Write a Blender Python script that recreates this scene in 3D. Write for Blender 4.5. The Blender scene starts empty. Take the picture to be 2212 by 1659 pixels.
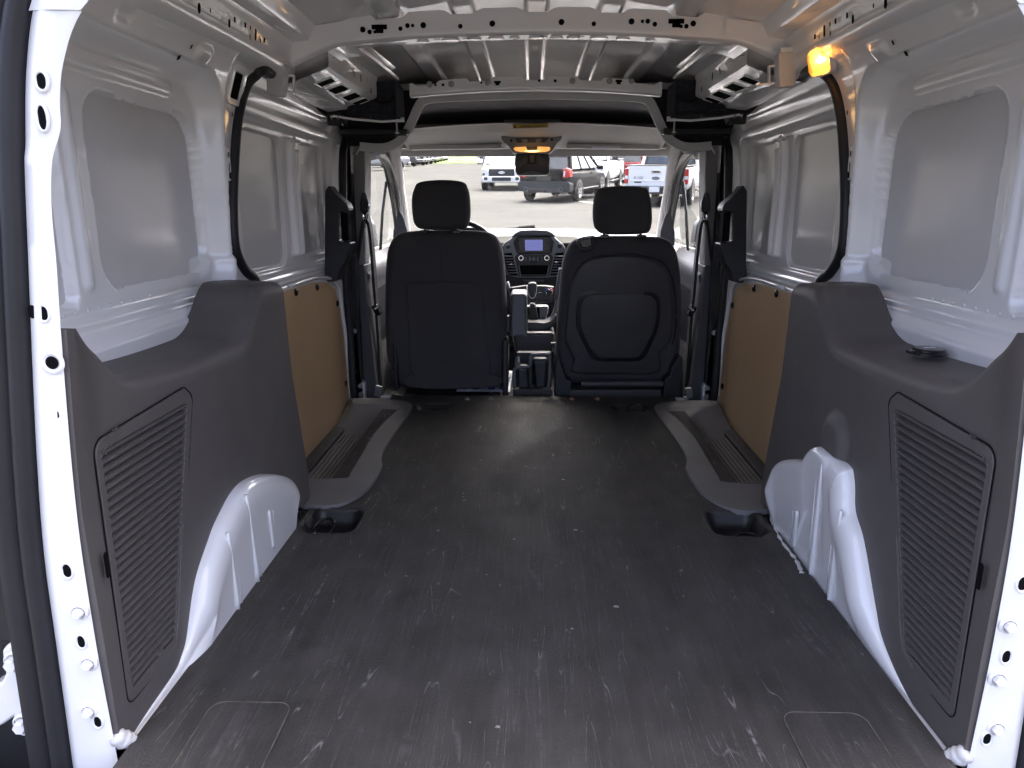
import bpy, bmesh, math, random
from mathutils import Vector, Matrix
rnd = random.Random(7)
S = bpy.context.scene
COL = S.collection
R = math.radians
PI = math.pi

# ------------------------------------------------------------------ camera, sky, sun, exposure
FPX, CX, CY = 1536.0, 1106.0, 829.5            # lens of the photograph, measured on a 2212 x 1659 copy of it
TH, YW = R(14.05), R(1.53)
CAM = (-0.010, 0.0, 0.785)
st, ct, sy, cy = math.sin(TH), math.cos(TH), math.sin(YW), math.cos(YW)
FW = Vector((-sy*ct, cy*ct, -st)); RT = Vector((cy, sy, 0)); UP = Vector((-sy*st, cy*st, ct))
cam = bpy.data.cameras.new('camera'); camo = bpy.data.objects.new('camera', cam); COL.objects.link(camo)
m = Matrix((RT, UP, -FW)).transposed().to_4x4(); m.translation = Vector(CAM); camo.matrix_world = m
cam.sensor_width = 36.0; cam.lens = FPX/2212*36.0; cam.clip_start = .02; cam.clip_end = 2000
S.camera = camo
W = bpy.data.worlds.new('World'); S.world = W; W.use_nodes = True
nt = W.node_tree; nt.nodes.clear()
sk = nt.nodes.new('ShaderNodeTexSky'); sk.sky_type = 'NISHITA'; sk.sun_disc = False
SUN_EL, SUN_AZ = 62.0, 20.0                    # azimuth clockwise from +Y (ahead of the van)
sk.sun_elevation = R(SUN_EL); sk.sun_rotation = R(SUN_AZ)
sk.air_density = .25; sk.dust_density = 6.0; sk.ozone_density = .2
bg = nt.nodes.new('ShaderNodeBackground'); bg.inputs[1].default_value = .15
wo = nt.nodes.new('ShaderNodeOutputWorld')
nt.links.new(sk.outputs[0], bg.inputs[0]); nt.links.new(bg.outputs[0], wo.inputs[0])
sl = bpy.data.lights.new('sun', 'SUN'); sl.energy = .5; sl.angle = R(50); sl.color = (1, .985, .965)
so = bpy.data.objects.new('sun', sl); COL.objects.link(so)
sd = Vector((math.sin(R(SUN_AZ))*math.cos(R(SUN_EL)), math.cos(R(SUN_AZ))*math.cos(R(SUN_EL)), math.sin(R(SUN_EL))))
so.rotation_euler = sd.to_track_quat('Z', 'Y').to_euler(); so.location = sd*50
S.view_settings.view_transform = 'Standard'; S.view_settings.look = 'None'
S.view_settings.gamma = 1; S.view_settings.exposure = 3.8
S.render.engine = 'CYCLES'
S.cycles.max_bounces = 9; S.cycles.diffuse_bounces = 7; S.cycles.glossy_bounces = 4
S.cycles.transparent_max_bounces = 16; S.cycles.transmission_bounces = 6

# ------------------------------------------------------------------ helpers
def U(u, v, **k):
    """a point measured in the photograph, on the plane x=, y= or z= of the van"""
    d = FW + RT*((u-CX)/FPX) - UP*((v-CY)/FPX)
    (ax, val), = k.items(); i = 'xyz'.index(ax); t = (val-CAM[i])/d[i]
    return Vector(CAM) + d*t
def lerp(a, b, t): return a+(b-a)*t
def clamp(t, a=0., b=1.): return a if t < a else b if t > b else t
def ss(a, b, t):
    t = clamp((t-a)/(b-a)); return t*t*(3-2*t)
def interp(tab, t):
    if t <= tab[0][0]: return tab[0][1]
    for (a, p), (b, q) in zip(tab, tab[1:]):
        if t <= b: return p+(q-p)*(t-a)/(b-a)
    return tab[-1][1]
def sinterp(tab, t):
    """smooth (monotone cubic-ish) table lookup"""
    if t <= tab[0][0]: return tab[0][1]
    if t >= tab[-1][0]: return tab[-1][1]
    n = len(tab)
    for i in range(n-1):
        a, p = tab[i]; b, q = tab[i+1]
        if t <= b:
            h = b-a; d = (q-p)/h
            d0 = (p-tab[i-1][1])/(a-tab[i-1][0]) if i > 0 else d
            d1 = (tab[i+2][1]-q)/(tab[i+2][0]-b) if i < n-2 else d
            m0 = (d+d0)/2 if d*d0 > 0 else 0; m1 = (d+d1)/2 if d*d1 > 0 else 0
            s = (t-a)/h
            return (2*s**3-3*s*s+1)*p+(s**3-2*s*s+s)*h*m0+(-2*s**3+3*s*s)*q+(s**3-s*s)*h*m1
def sdrr(px, py, x0, x1, y0, y1, r):
    """signed distance to a rounded rectangle, negative inside"""
    qx = abs(px-(x0+x1)/2)-(x1-x0)/2+r; qy = abs(py-(y0+y1)/2)-(y1-y0)/2+r
    return math.hypot(max(qx, 0), max(qy, 0))+min(max(qx, qy), 0)-r
def rpoly(pts, r, n=5):
    """round the corners of a 2-D polygon"""
    out = []; N = len(pts)
    rr = r if isinstance(r, (list, tuple)) else [r]*N
    for i in range(N):
        p = Vector(pts[i]); a = Vector(pts[i-1])-p; b = Vector(pts[(i+1) % N])-p
        la, lb = a.length, b.length; a.normalize(); b.normalize()
        ang = a.angle(b); q = rr[i]
        if q <= 0 or ang > PI-.05: out.append(tuple(p)); continue
        t = min(q/math.tan(ang/2), la*.49, lb*.49); q = t*math.tan(ang/2)
        c = p+(a+b).normalized()*(q/math.sin(ang/2)); s0 = p+a*t-c; s1 = p+b*t-c
        for k in range(n+1):
            v = s0.lerp(s1, k/n); v = v.normalized()*q if v.length > 1e-9 else s0
            out.append(tuple(c+v))
    return out
def smooth_path(pts, n=6, closed=False):
    """Catmull-Rom through 3-D points"""
    P = [Vector(p) for p in pts]; out = []; N = len(P)
    rng = range(N if closed else N-1)
    for i in rng:
        p0 = P[i-1] if (i > 0 or closed) else P[0]*2-P[1]
        p1 = P[i]; p2 = P[(i+1) % N]
        p3 = P[(i+2) % N] if (i+2 < N or closed) else p2*2-p1
        for k in range(n):
            t = k/n
            out.append(.5*((2*p1)+(p2-p0)*t+(2*p0-5*p1+4*p2-p3)*t*t+(3*p1-p0-3*p2+p3)*t**3))
    if not closed: out.append(P[-1])
    return out

class MB:
    def __init__(s): s.v = []; s.f = []
    def add(s, v, f):
        o = len(s.v); s.v += [tuple(p) for p in v]; s.f += [tuple(i+o for i in q) for q in f]; return s
    def grid(s, fn, nu, nv, wrap=False):
        v = [fn(i/nu, j/nv) for j in range(nv+1) for i in range(nu+(0 if wrap else 1))]
        w = nu if wrap else nu+1; f = []
        for j in range(nv):
            for i in range(nu):
                a = j*w+i; b = j*w+(i+1) % w
                f.append((a, b, b+w, a+w))
        return s.add(v, f)
    def box(s, c, d, rot=None):
        x, y, z = d[0]/2, d[1]/2, d[2]/2; v = [Vector((a*x, b*y, e*z)) for a in (-1, 1) for b in (-1, 1) for e in (-1, 1)]
        if rot is not None: v = [rot @ p for p in v]
        v = [p+Vector(c) for p in v]
        return s.add(v, [(0, 1, 3, 2), (4, 6, 7, 5), (0, 4, 5, 1), (2, 3, 7, 6), (0, 2, 6, 4), (1, 5, 7, 3)])
    def prism(s, poly, ax, a, b, poly2=None):
        """2-D polygon extruded along axis ax from a to b (poly2: other end)"""
        def P(p, t):
            return (t, p[0], p[1]) if ax == 'x' else (p[0], t, p[1]) if ax == 'y' else (p[0], p[1], t)
        n = len(poly); poly2 = poly2 or poly
        v = [P(p, a) for p in poly]+[P(p, b) for p in poly2]
        f = [tuple(range(n)), tuple(range(2*n-1, n-1, -1))]+[(i, (i+1) % n, (i+1) % n+n, i+n) for i in range(n)]
        return s.add(v, f)
    def ring(s, pa, pb, ax, a, b):
        """frame: outer outline pa, inner outline pb (same count), extruded"""
        def P(p, t):
            return (t, p[0], p[1]) if ax == 'x' else (p[0], t, p[1]) if ax == 'y' else (p[0], p[1], t)
        n = len(pa); v = [P(p, a) for p in pa]+[P(p, a) for p in pb]+[P(p, b) for p in pa]+[P(p, b) for p in pb]
        f = []
        for i in range(n):
            j = (i+1) % n
            f += [(i, j, j+n, i+n), (i+2*n, i+3*n, j+3*n, j+2*n), (i, i+2*n, j+2*n, j), (i+n, j+n, j+3*n, i+3*n)]
        return s.add(v, f)
    def tube(s, pts, r, n=8, closed=False, flat=1.0, up=None, cap=True):
        P = [Vector(p) for p in pts]; N = len(P); v = []
        prev = None
        for i, p in enumerate(P):
            a = P[i-1] if (i or closed) else P[0]; b = P[(i+1) % N] if (i < N-1 or closed) else P[-1]
            t = (b-a).normalized()
            if up is not None: e = Vector(up)
            elif prev is not None: e = prev
            else: e = Vector((0, 0, 1)) if abs(t.z) < .9 else Vector((1, 0, 0))
            e = (e-t*e.dot(t)); e = e.normalized() if e.length > 1e-6 else t.orthogonal().normalized()
            prev = e; g = t.cross(e); rr = r[i] if isinstance(r, (list, tuple)) else r
            for k in range(n):
                q = 2*PI*k/n; v.append(p+e*math.cos(q)*rr+g*math.sin(q)*rr*flat)
        f = []
        for i in range(N if closed else N-1):
            for k in range(n):
                a = i*n+k; b = i*n+(k+1) % n; c = ((i+1) % N)*n
                f.append((a, b, c+(k+1) % n, c+k))
        if cap and not closed: f += [tuple(range(n-1, -1, -1)), tuple(range((N-1)*n, N*n))]
        return s.add(v, f)
    def sweep(s, pts, prof, up=(0, 0, 1), closed=False, pclosed=True, cap=True):
        """profile [(a,b)] : a along side vector, b along up"""
        P = [Vector(p) for p in pts]; N = len(P); n = len(prof); v = []
        for i, p in enumerate(P):
            a = P[i-1] if (i or closed) else P[0]; b = P[(i+1) % N] if (i < N-1 or closed) else P[-1]
            t = (b-a).normalized(); u = Vector(up); u = (u-t*u.dot(t)).normalized(); g = t.cross(u)
            for (q, w) in prof: v.append(p+g*q+u*w)
        f = []
        for i in range(N if closed else N-1):
            for k in range(n if pclosed else n-1):
                a = i*n+k; b = i*n+(k+1) % n; c = ((i+1) % N)*n
                f.append((a, b, c+(k+1) % n, c+k))
        if cap and pclosed and not closed: f += [tuple(range(n-1, -1, -1)), tuple(range((N-1)*n, N*n))]
        return s.add(v, f)
    def lathe(s, prof, c=(0, 0, 0), ax='z', n=20, cap=True):
        """prof [(r,h)] about axis"""
        v = []
        for (r, h) in prof:
            for k in range(n):
                q = 2*PI*k/n; a, b = r*math.cos(q), r*math.sin(q)
                p = (a, b, h) if ax == 'z' else (h, a, b) if ax == 'x' else (a, h, b)
                v.append(Vector(p)+Vector(c))
        f = [(j*n+i, j*n+(i+1) % n, (j+1)*n+(i+1) % n, (j+1)*n+i) for j in range(len(prof)-1) for i in range(n)]
        if cap:
            f.append(tuple(range(n-1, -1, -1))); f.append(tuple(range((len(prof)-1)*n, len(prof)*n)))
        return s.add(v, f)
    def mesh(s, name, mat, smooth=35, fix=True):
        me = bpy.data.meshes.new(name); me.from_pydata(s.v, [], s.f)
        if fix:
            bm = bmesh.new(); bm.from_mesh(me); bmesh.ops.recalc_face_normals(bm, faces=bm.faces); bm.to_mesh(me); bm.free()
        me.materials.append(MAT[mat] if isinstance(mat, str) else mat)
        if smooth:
            me.shade_smooth()
            if smooth < 170: me.set_sharp_from_angle(angle=R(smooth))
        return me
    def obj(s, name, mat, parent=None, smooth=35, bevel=0, seg=2, sub=0, solid=0, fix=True):
        o = bpy.data.objects.new(name, s.mesh(name, mat, smooth, fix)); COL.objects.link(o)
        if parent is not None: o.parent = parent
        if solid:
            q = o.modifiers.new('solid', 'SOLIDIFY'); q.thickness = solid; q.offset = 0
        if bevel:
            b = o.modifiers.new('bevel', 'BEVEL'); b.width = bevel; b.segments = seg; b.limit_method = 'ANGLE'; b.angle_limit = R(30); b.harden_normals = True
        if sub:
            q = o.modifiers.new('sub', 'SUBSURF'); q.levels = sub; q.render_levels = sub
        return o
def inst(src, name, parent, loc=(0, 0, 0), rot=(0, 0, 0), scale=(1, 1, 1)):
    """another object sharing the mesh of src"""
    o = bpy.data.objects.new(name, src.data if hasattr(src, 'data') else src); COL.objects.link(o)
    o.parent = parent; o.location = loc; o.rotation_euler = rot; o.scale = scale
    return o
def tag(o, label=None, cat=None, group=None, kind=None):
    if label: o['label'] = label
    if cat: o['category'] = cat
    if group: o['group'] = group
    if kind: o['kind'] = kind
    return o
def empty(name, loc=(0, 0, 0), rz=0, parent=None):
    o = bpy.data.objects.new(name, None); COL.objects.link(o); o.location = loc; o.rotation_euler = (0, 0, rz)
    o.empty_display_size = .1
    if parent is not None: o.parent = parent
    return o

# ------------------------------------------------------------------ materials
MAT = {}
class NT:
    def __init__(s, name):
        s.m = bpy.data.materials.new(name); s.m.use_nodes = True; s.t = s.m.node_tree; s.t.nodes.clear()
        s.out = s.n('OutputMaterial'); MAT[name] = s.m
    def n(s, t, **k):
        x = s.t.nodes.new('ShaderNode'+t)
        for a, b in k.items(): setattr(x, a, b)
        return x
    def l(s, a, b): s.t.links.new(a, b)
    def co(s, sc=(1, 1, 1), rot=(0, 0, 0), loc=(0, 0, 0)):
        c = s.n('TexCoord'); mp = s.n('Mapping'); s.l(c.outputs['Object'], mp.inputs[0])
        mp.inputs['Scale'].default_value = sc; mp.inputs['Rotation'].default_value = rot; mp.inputs['Location'].default_value = loc
        return mp.outputs[0]
    def noise(s, vec, scale, detail=3, rough=.5, dist=0):
        x = s.n('TexNoise'); x.inputs['Scale'].default_value = scale; x.inputs['Detail'].default_value = detail
        x.inputs['Roughness'].default_value = rough; x.inputs['Distortion'].default_value = dist
        s.l(vec, x.inputs['Vector']); return x.outputs[0]
    def vor(s, vec, scale, feature='F1'):
        x = s.n('TexVoronoi'); x.feature = feature; x.inputs['Scale'].default_value = scale; s.l(vec, x.inputs['Vector']); return x.outputs[0]
    def math(s, op, a, b=None, c=None):
        x = s.n('Math'); x.operation = op
        for i, q in enumerate((a, b, c)):
            if q is None: continue
            if isinstance(q, (int, float)): x.inputs[i].default_value = q
            else: s.l(q, x.inputs[i])
        return x.outputs[0]
    def rng(s, v, a, b, c=0., d=1.):
        x = s.n('MapRange'); s.l(v, x.inputs[0])
        for i, q in enumerate((a, b, c, d)): x.inputs[i+1].default_value = q
        return x.outputs[0]
    def mix(s, f, a, b):
        x = s.n('Mix'); x.data_type = 'RGBA'
        if isinstance(f, (int, float)): x.inputs[0].default_value = f
        else: s.l(f, x.inputs[0])
        for i, q in ((6, a), (7, b)):
            if isinstance(q, (tuple, list)): x.inputs[i].default_value = (*q, 1)
            else: s.l(q, x.inputs[i])
        return x.outputs[2]
    def bump(s, h, strength=.3, dist=.001, nrm=None):
        x = s.n('Bump'); x.inputs['Strength'].default_value = strength; x.inputs['Distance'].default_value = dist
        s.l(h, x.inputs['Height'])
        if nrm is not None: s.l(nrm, x.inputs['Normal'])
        return x.outputs[0]
    def bsdf(s, col, rough=.5, metal=0, spec=.5, coat=0, coatr=.05, nrm=None, emit=None, es=0, sheen=0, alpha=None, trans=0):
        b = s.n('BsdfPrincipled')
        for key, q in (('Base Color', col), ('Roughness', rough), ('Metallic', metal), ('Specular IOR Level', spec), ('Coat Weight', coat), ('Coat Roughness', coatr), ('Sheen Weight', sheen), ('Transmission Weight', trans)):
            if isinstance(q, (int, float)): b.inputs[key].default_value = q
            elif isinstance(q, (tuple, list)): b.inputs[key].default_value = (*q, 1)
            else: s.l(q, b.inputs[key])
        if nrm is not None: s.l(nrm, b.inputs['Normal'])
        if emit: b.inputs['Emission Color'].default_value = (*emit, 1); b.inputs['Emission Strength'].default_value = es
        s.l(b.outputs[0], s.out.inputs[0]); return b
def scratches(k, co_rot, stretch, scale, width, mscale, mlo, mhi, loc=(0, 0, 0)):
    """thin wandering lines: where a stretched noise crosses its middle value, broken up by a mask"""
    v = k.co((1, stretch, 1), (0, 0, co_rot), loc)
    n = k.noise(v, scale, 0, .5, 0)
    d = k.math('ABSOLUTE', k.math('SUBTRACT', n, .5))
    line = k.rng(d, width, 0, 0, 1)
    msk = k.rng(k.noise(k.co((1, 1, 1), (0, 0, co_rot), (3+loc[0], 1, 2)), mscale, 2), mlo, mhi)
    return k.math('MULTIPLY', line, msk)

def simple(name, col, rough=.5, metal=0, spec=.5, coat=0, var=.06, bump=0, bscale=400, vscale=6, **kw):
    k = NT(name); v = k.co()
    n = k.noise(v, vscale, 4, .6)
    c = k.mix(k.rng(n, .3, .7), tuple(x*(1-var) for x in col), tuple(min(1, x*(1+var)) for x in col))
    nr = k.bump(k.noise(v, bscale, 2), bump, .0005) if bump else None
    r = k.rng(k.noise(v, vscale*2.3, 3), .3, .7, rough*.9, min(1, rough*1.1))
    k.bsdf(c, r, metal, spec, coat, nrm=nr, **kw); return k

# white body paint: base 0.7, orange peel, faint grime and chips
k = NT('white_paint'); v = k.co()
big = k.noise(v, 3, 3); fine = k.noise(v, 900, 1)
c = k.mix(k.rng(big, .35, .7), (.81, .803, .795), (.85, .843, .835))
chip = k.math('MULTIPLY', k.rng(k.vor(k.co((1, 1, .5)), 75), .045, .03), k.rng(big, .60, .66))
c = k.mix(k.math('MULTIPLY', chip, .75), c, (.12, .115, .11))
k.bsdf(c, .30, 0, .5, .8, .05, k.bump(k.noise(v, 90, 1), .04, .001))
# outer skin seen from inside: duller, thin primer coat
k = NT('primer_skin'); v = k.co()
c = k.mix(k.rng(k.noise(v, 4, 3), .3, .7), (.59, .585, .58), (.65, .645, .64))
scr = scratches(k, 1.2, 5, 9, .003, 5, .66, .72)
c = k.mix(k.math('MULTIPLY', scr, .4), c, (.16, .16, .17))
k.bsdf(c, .36, 0, .5, .4, .12, k.bump(k.noise(v, 3.5, 2), .22, .02))
k = NT('roof_primer'); v = k.co(); k.bsdf(k.mix(k.rng(k.noise(v, 4, 3), .3, .7), (.71, .705, .70), (.77, .765, .76)), .34, 0, .5, .5, .12, k.bump(k.noise(v, 3, 2), .15, .02))
# moulded charcoal plastic with leather grain, scuffs
k = NT('trim_plastic'); v = k.co()
gr = k.vor(v, 420, 'SMOOTH_F1')
scr = k.math('MAXIMUM', scratches(k, .3, 4, 6, .0035, 6, .60, .70), scratches(k, 2.1, 5, 9, .003, 8, .62, .70, (5, 2, 0)))
c = k.mix(k.rng(k.noise(v, 5, 4), .3, .75), (.090, .081, .076), (.108, .098, .092))
c = k.mix(k.math('MULTIPLY', scr, .45), c, (.20, .20, .21))
k.bsdf(c, k.rng(k.noise(v, 7, 4), .3, .7, .5, .62), 0, .45, nrm=k.bump(gr, .28, .0008))
# step trim, a touch lighter and smoother
k = NT('step_plastic'); v = k.co()
scr = k.math('MAXIMUM', scratches(k, .1, 4, 14, .006, 9, .5, .6), scratches(k, 1.1, 5, 17, .005, 9, .55, .65, (5, 2, 0)))
c = k.mix(k.rng(k.noise(v, 9, 4), .3, .7), (.150, .142, .135), (.178, .169, .162))
c = k.mix(k.math('MULTIPLY', scr, .35), c, (.22, .22, .23))
k.bsdf(c, .5, 0, .5, nrm=k.bump(k.noise(v, 500, 2), .2, .0006))
# worn black rubber cargo mat
k = NT('rubber_mat'); v = k.co()
grain = k.vor(v, 300, 'SMOOTH_F1')
s1 = scratches(k, .05, .05, 34, .0045, 9, .46, .56)
s2 = scratches(k, -.16, .05, 31, .004, 9, .47, .57, (7, 3, 1))
s3 = scratches(k, .30, .05, 28, .0036, 8, .49, .58, (2, 9, 1))
s4 = scratches(k, 1.35, .06, 16, .003, 6, .58, .63, (4, 4, 4))
s5 = scratches(k, .10, .03, 70, .025, 4, .46, .66, (1, 6, 2))
sc = k.math('MAXIMUM', k.math('MAXIMUM', k.math('MAXIMUM', s1, s2), k.math('MAXIMUM', s3, s4)), k.math('MULTIPLY', s5, .35))
dust = k.rng(k.noise(k.co((1, .55, 1)), 3.2, 7, .68), .45, .78)
streak = k.rng(k.noise(k.co((9, 1.2, 1), (0, 0, .05)), 3, 5, .65), .42, .8)
geo = k.n('TexCoord'); sp = k.n('SeparateXYZ'); k.l(geo.outputs['Object'], sp.inputs[0])
rear = k.rng(sp.outputs[1], 2.4, 1.6, .45, .7)       # dirt carried in through the rear doors
c = k.mix(k.rng(k.noise(v, 11, 5), .3, .7), (.029, .027, .0242), (.043, .0395, .036))
dd = k.math('MULTIPLY', k.math('ADD', k.math('MULTIPLY', dust, .52), k.math('MULTIPLY', streak, .3)), rear)
c = k.mix(dd, c, (.128, .118, .105))
c = k.mix(k.math('MULTIPLY', k.math('MULTIPLY', sc, .8), k.rng(k.noise(v, 60, 2), .35, .6)), c, (.25, .243, .23))
rg = k.rng(k.noise(k.co((1.5, .7, 1)), 5, 5), .3, .7, .54, .68)
k.bsdf(c, k.math('ADD', rg, k.math('MULTIPLY', dd, .2)), 0, .38, nrm=k.bump(k.noise(k.co(), 2.2, 3), .22, .02, k.bump(grain, .6, .0016)))
simple('pocket_plastic', (.013, .013, .014), .33, var=.2, bump=.5, bscale=260)
simple('rubber_seal', (.014, .014, .017), .55, var=.2, bump=.15, bscale=120)
simple('black_plastic', (.016, .016, .019), .42, var=.15, bump=.15, bscale=700)
simple('gloss_black', (.010, .010, .012), .18, var=.1)
# hardboard: tempered brown with fine fibre
k = NT('hardboard'); v = k.co()
fib = k.noise(k.co((1, 1, .35)), 260, 3, .7)
c = k.mix(k.rng(k.noise(k.co((1, 1, .5)), 5, 4), .3, .7), (.54, .36, .19), (.62, .425, .235))
c = k.mix(k.rng(fib, .3, .8), c, (.48, .32, .175))
scr = k.math('MAXIMUM', scratches(k, .5, 4, 5, .003, 6, .55, .64), scratches(k, 1.9, 3, 7, .003, 6, .6, .67, (3, 3, 3)))
c = k.mix(k.math('MULTIPLY', scr, .6), c, (.52, .40, .27))
k.bsdf(c, .42, 0, .5, nrm=k.bump(fib, .12, .0005))
# woven black seat cloth
k = NT('seat_cloth'); v = k.co()
wv = k.math('MULTIPLY', k.math('SINE', k.math('MULTIPLY', k.noise(k.co((1, 1, 1)), 1, 0), 0)), 1)
gr = k.vor(v, 650); c = k.mix(k.rng(gr, .0, .9), (.037, .036, .038), (.064, .062, .065))
c = k.mix(k.rng(k.noise(v, 5, 4), .35, .75), c, (.066, .064, .064))
k.bsdf(c, .85, 0, .3, nrm=k.bump(gr, .5, .0008), sheen=.06)
simple('seat_shell', (.044, .042, .043), .48, var=.12, bump=.2, bscale=500)
# light grey knitted headliner
simple('headliner', (.46, .455, .445), .85, spec=.2, var=.05, bump=.25, bscale=900)
simple('lining_dark', (.13, .13, .14), .9, spec=.15, var=.05, bump=.25, bscale=900)
simple('lining_edge', (.60, .595, .585), .8, spec=.2, var=.05, bump=.25, bscale=900)
simple('pillar_grey', (.235, .23, .228), .6, spec=.4, var=.06, bump=.25, bscale=600)
simple('pillar_dark', (.060, .060, .063), .55, var=.08, bump=.25, bscale=600)
simple('foam_black', (.028, .028, .034), .95, spec=.15, var=.35, bump=.9, bscale=350, vscale=60)
simple('dash_grey', (.10, .10, .108), .42, var=.05, bump=.25, bscale=500)
simple('dash_silver', (.21, .225, .25), .32, metal=.15, var=.04)
simple('dash_dark', (.020, .020, .023), .40, var=.1, bump=.2, bscale=600)
simple('chrome', (.62, .63, .65), .14, metal=1, var=.03)
simple('zinc_bolt', (.50, .49, .46), .34, metal=.9, var=.15, vscale=90)
simple('rusty_bolt', (.42, .25, .15), .5, metal=.5, var=.3, vscale=150)
simple('ring_black', (.012, .012, .013), .25, var=.2)
simple('hole_dark', (.004, .004, .005), .9, spec=.1, var=.1)
simple('sealant', (.62, .61, .59), .5, var=.15, bump=.5, bscale=60, vscale=40)
simple('pocket_rim', (.05, .047, .042), .6, var=.4, vscale=40)
simple('tear_pale', (.26, .25, .235), .8, var=.3, vscale=90)
simple('belt_web', (.015, .015, .017), .65, var=.15, bump=.6, bscale=900)
simple('grey_vinyl', (.125, .132, .14), .5, var=.06, bump=.3, bscale=500)
simple('weld_spot', (.36, .355, .34), .4, metal=.4, var=.2, vscale=200)
simple('yellow_label', (.62, .42, .04), .45, var=.05)
simple('print_black', (.01, .01, .01), .5)
simple('print_white', (.75, .75, .75), .5)
simple('white_plastic', (.58, .575, .58), .4, var=.04)
simple('paper_white', (.72, .75, .80), .6, var=.04)
simple('paper_blue', (.035, .08, .36), .6, var=.1)
simple('leather', (.018, .018, .020), .45, var=.2, bump=.3, bscale=200)
k = NT('screen_glass'); k.bsdf((.045, .05, .10), .12, 0, .5, emit=(.10, .11, .30), es=.10)
def glass(name, tint, refl=1.0, rough=.02):
    k = NT(name); t = k.n('BsdfTransparent'); t.inputs[0].default_value = (*tint, 1)
    g = k.n('BsdfGlossy'); g.inputs['Roughness'].default_value = rough
    fr = k.n('Fresnel'); fr.inputs[0].default_value = 1.45
    mx = k.n('MixShader'); k.l(k.math('MULTIPLY', fr.outputs[0], refl), mx.inputs[0])
    k.l(t.outputs[0], mx.inputs[1]); k.l(g.outputs[0], mx.inputs[2]); k.l(mx.outputs[0], k.out.inputs[0])
glass('windscreen_glass', (.93, .955, .945), .25)
k = NT('lamp_lens'); t_ = k.n('BsdfTransparent'); t_.inputs[0].default_value = (1, .9, .72, 1); tl_ = k.n('BsdfTranslucent'); tl_.inputs[0].default_value = (.95, .68, .36, 1)
wv = k.n('TexWave'); wv.inputs['Scale'].default_value = 90; k.l(k.co(), wv.inputs['Vector']); mx = k.n('MixShader'); k.l(k.rng(wv.outputs['Fac'], 0, 1, .35, .75), mx.inputs[0]); k.l(t_.outputs[0], mx.inputs[1]); k.l(tl_.outputs[0], mx.inputs[2])
gl_ = k.n('BsdfGlossy'); gl_.inputs['Roughness'].default_value = .08; m2 = k.n('MixShader'); m2.inputs[0].default_value = .06; k.l(mx.outputs[0], m2.inputs[1]); k.l(gl_.outputs[0], m2.inputs[2]); k.l(m2.outputs[0], k.out.inputs[0])
glass('side_glass', (.92, .945, .935), .3)
# ------------------------------------------------------------------ the van
GZ = -.62
van = empty('cargo_van'); tag(van, 'white cargo van with an empty load bay, seen through its open rear doors', 'van')
SIDES = (-1, 1)
def C1(x, y): return (x*.3472, y*.3472)                 # crops of the photograph -> common measuring frame
def C2(x, y): return (x*.3472, 548.6+y*.3472)
def C3(x, y): return (x*.3472, 1083+y*.3472)
def hole_disc(name, p, nrm, rx, ry, mat='hole_dark', parent=van, roll=0, n=14, sq=False, t=.0006):
    """a punched hole: dark inset disc or slot lying on a sheet, with a raised lip"""
    nv = Vector(nrm).normalized(); up = Vector((0, 0, 1)) if abs(nv.z) < .9 else Vector((0, 1, 0))
    a = up.cross(nv).normalized(); b = nv.cross(a)
    q = Matrix.Rotation(roll, 3, nv); a = q @ a; b = q @ b
    key = (round(rx, 4), round(ry, 4), sq)
    pts = rpoly([(-rx, -ry), (rx, -ry), (rx, ry), (-rx, ry)], min(rx, ry)*(.15 if sq else .98), 4)
    m = MB(); P = Vector(p)
    m.add([P+a*u+b*w+nv*t for u, w in pts], [tuple(range(len(pts)))])
    return m.obj(name, mat, parent, smooth=0, fix=False)

# ---- rubber cargo mat on the load floor
PK = [(-.585, -.448, 1.605, 1.745, .036), (.448, .585, 1.615, 1.757, .036), (-.475, -.325, 2.70, 2.80, .030), (.315, .465, 2.70, 2.80, .030)]
def matz(x, y):
    z = 0
    for (a, b, c, d, h) in PK: z -= h*ss(.006, -.028, sdrr(x, y, a, b, c, d, .035))
    e = abs(x)-.555
    if e > 0 and y < 1.66: z += .010*ss(0, .03, e)         # edge of the mat climbs the wheel arch
    z += .0012*math.sin(7*x+3*y)*math.sin(5*y-2*x)
    return z
m = MB(); m.grid(lambda u, v: (lerp(-.60, .60, u), lerp(.42, 2.925, v), matz(lerp(-.60, .60, u), lerp(.42, 2.925, v))), 170, 330)
mat = m.obj('floor_mat', 'rubber_mat', van, smooth=180, fix=False)
mat['label'] = 'worn black rubber mat scratched all over'
m = MB(); m.box((0, 1.67, -.075), (1.24, 2.5, .03)); m.box((0, 2.93, -.05), (1.3, .02, .09))
m.obj('floor_pan', 'white_paint', van)
# screwed-down edge, bolts
bm_ = MB(); bm_.lathe([(.0105, 0), (.0105, .0015), (.006, .002), (.006, .006), (.005, .007), (.0005, .007)], n=12)
bolt_me = bm_.mesh('floor_bolt', 'zinc_bolt'); bolt_me2 = bolt_me.copy(); bolt_me2.materials[0] = MAT['rusty_bolt']
for (u, v, q) in ((1009, 863.5, 0), (1061, 863.5, 0), (1235, 863.5, 1), (1289, 863.5, 1), (823, 866, 1), (1481, 862, 0)):
    p = U(u, v, z=.0); inst(bolt_me2 if q else bolt_me, 'floor_bolt', van, (p.x, p.y, .002), (.1, .08, 0), (1.15,)*3)
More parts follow.
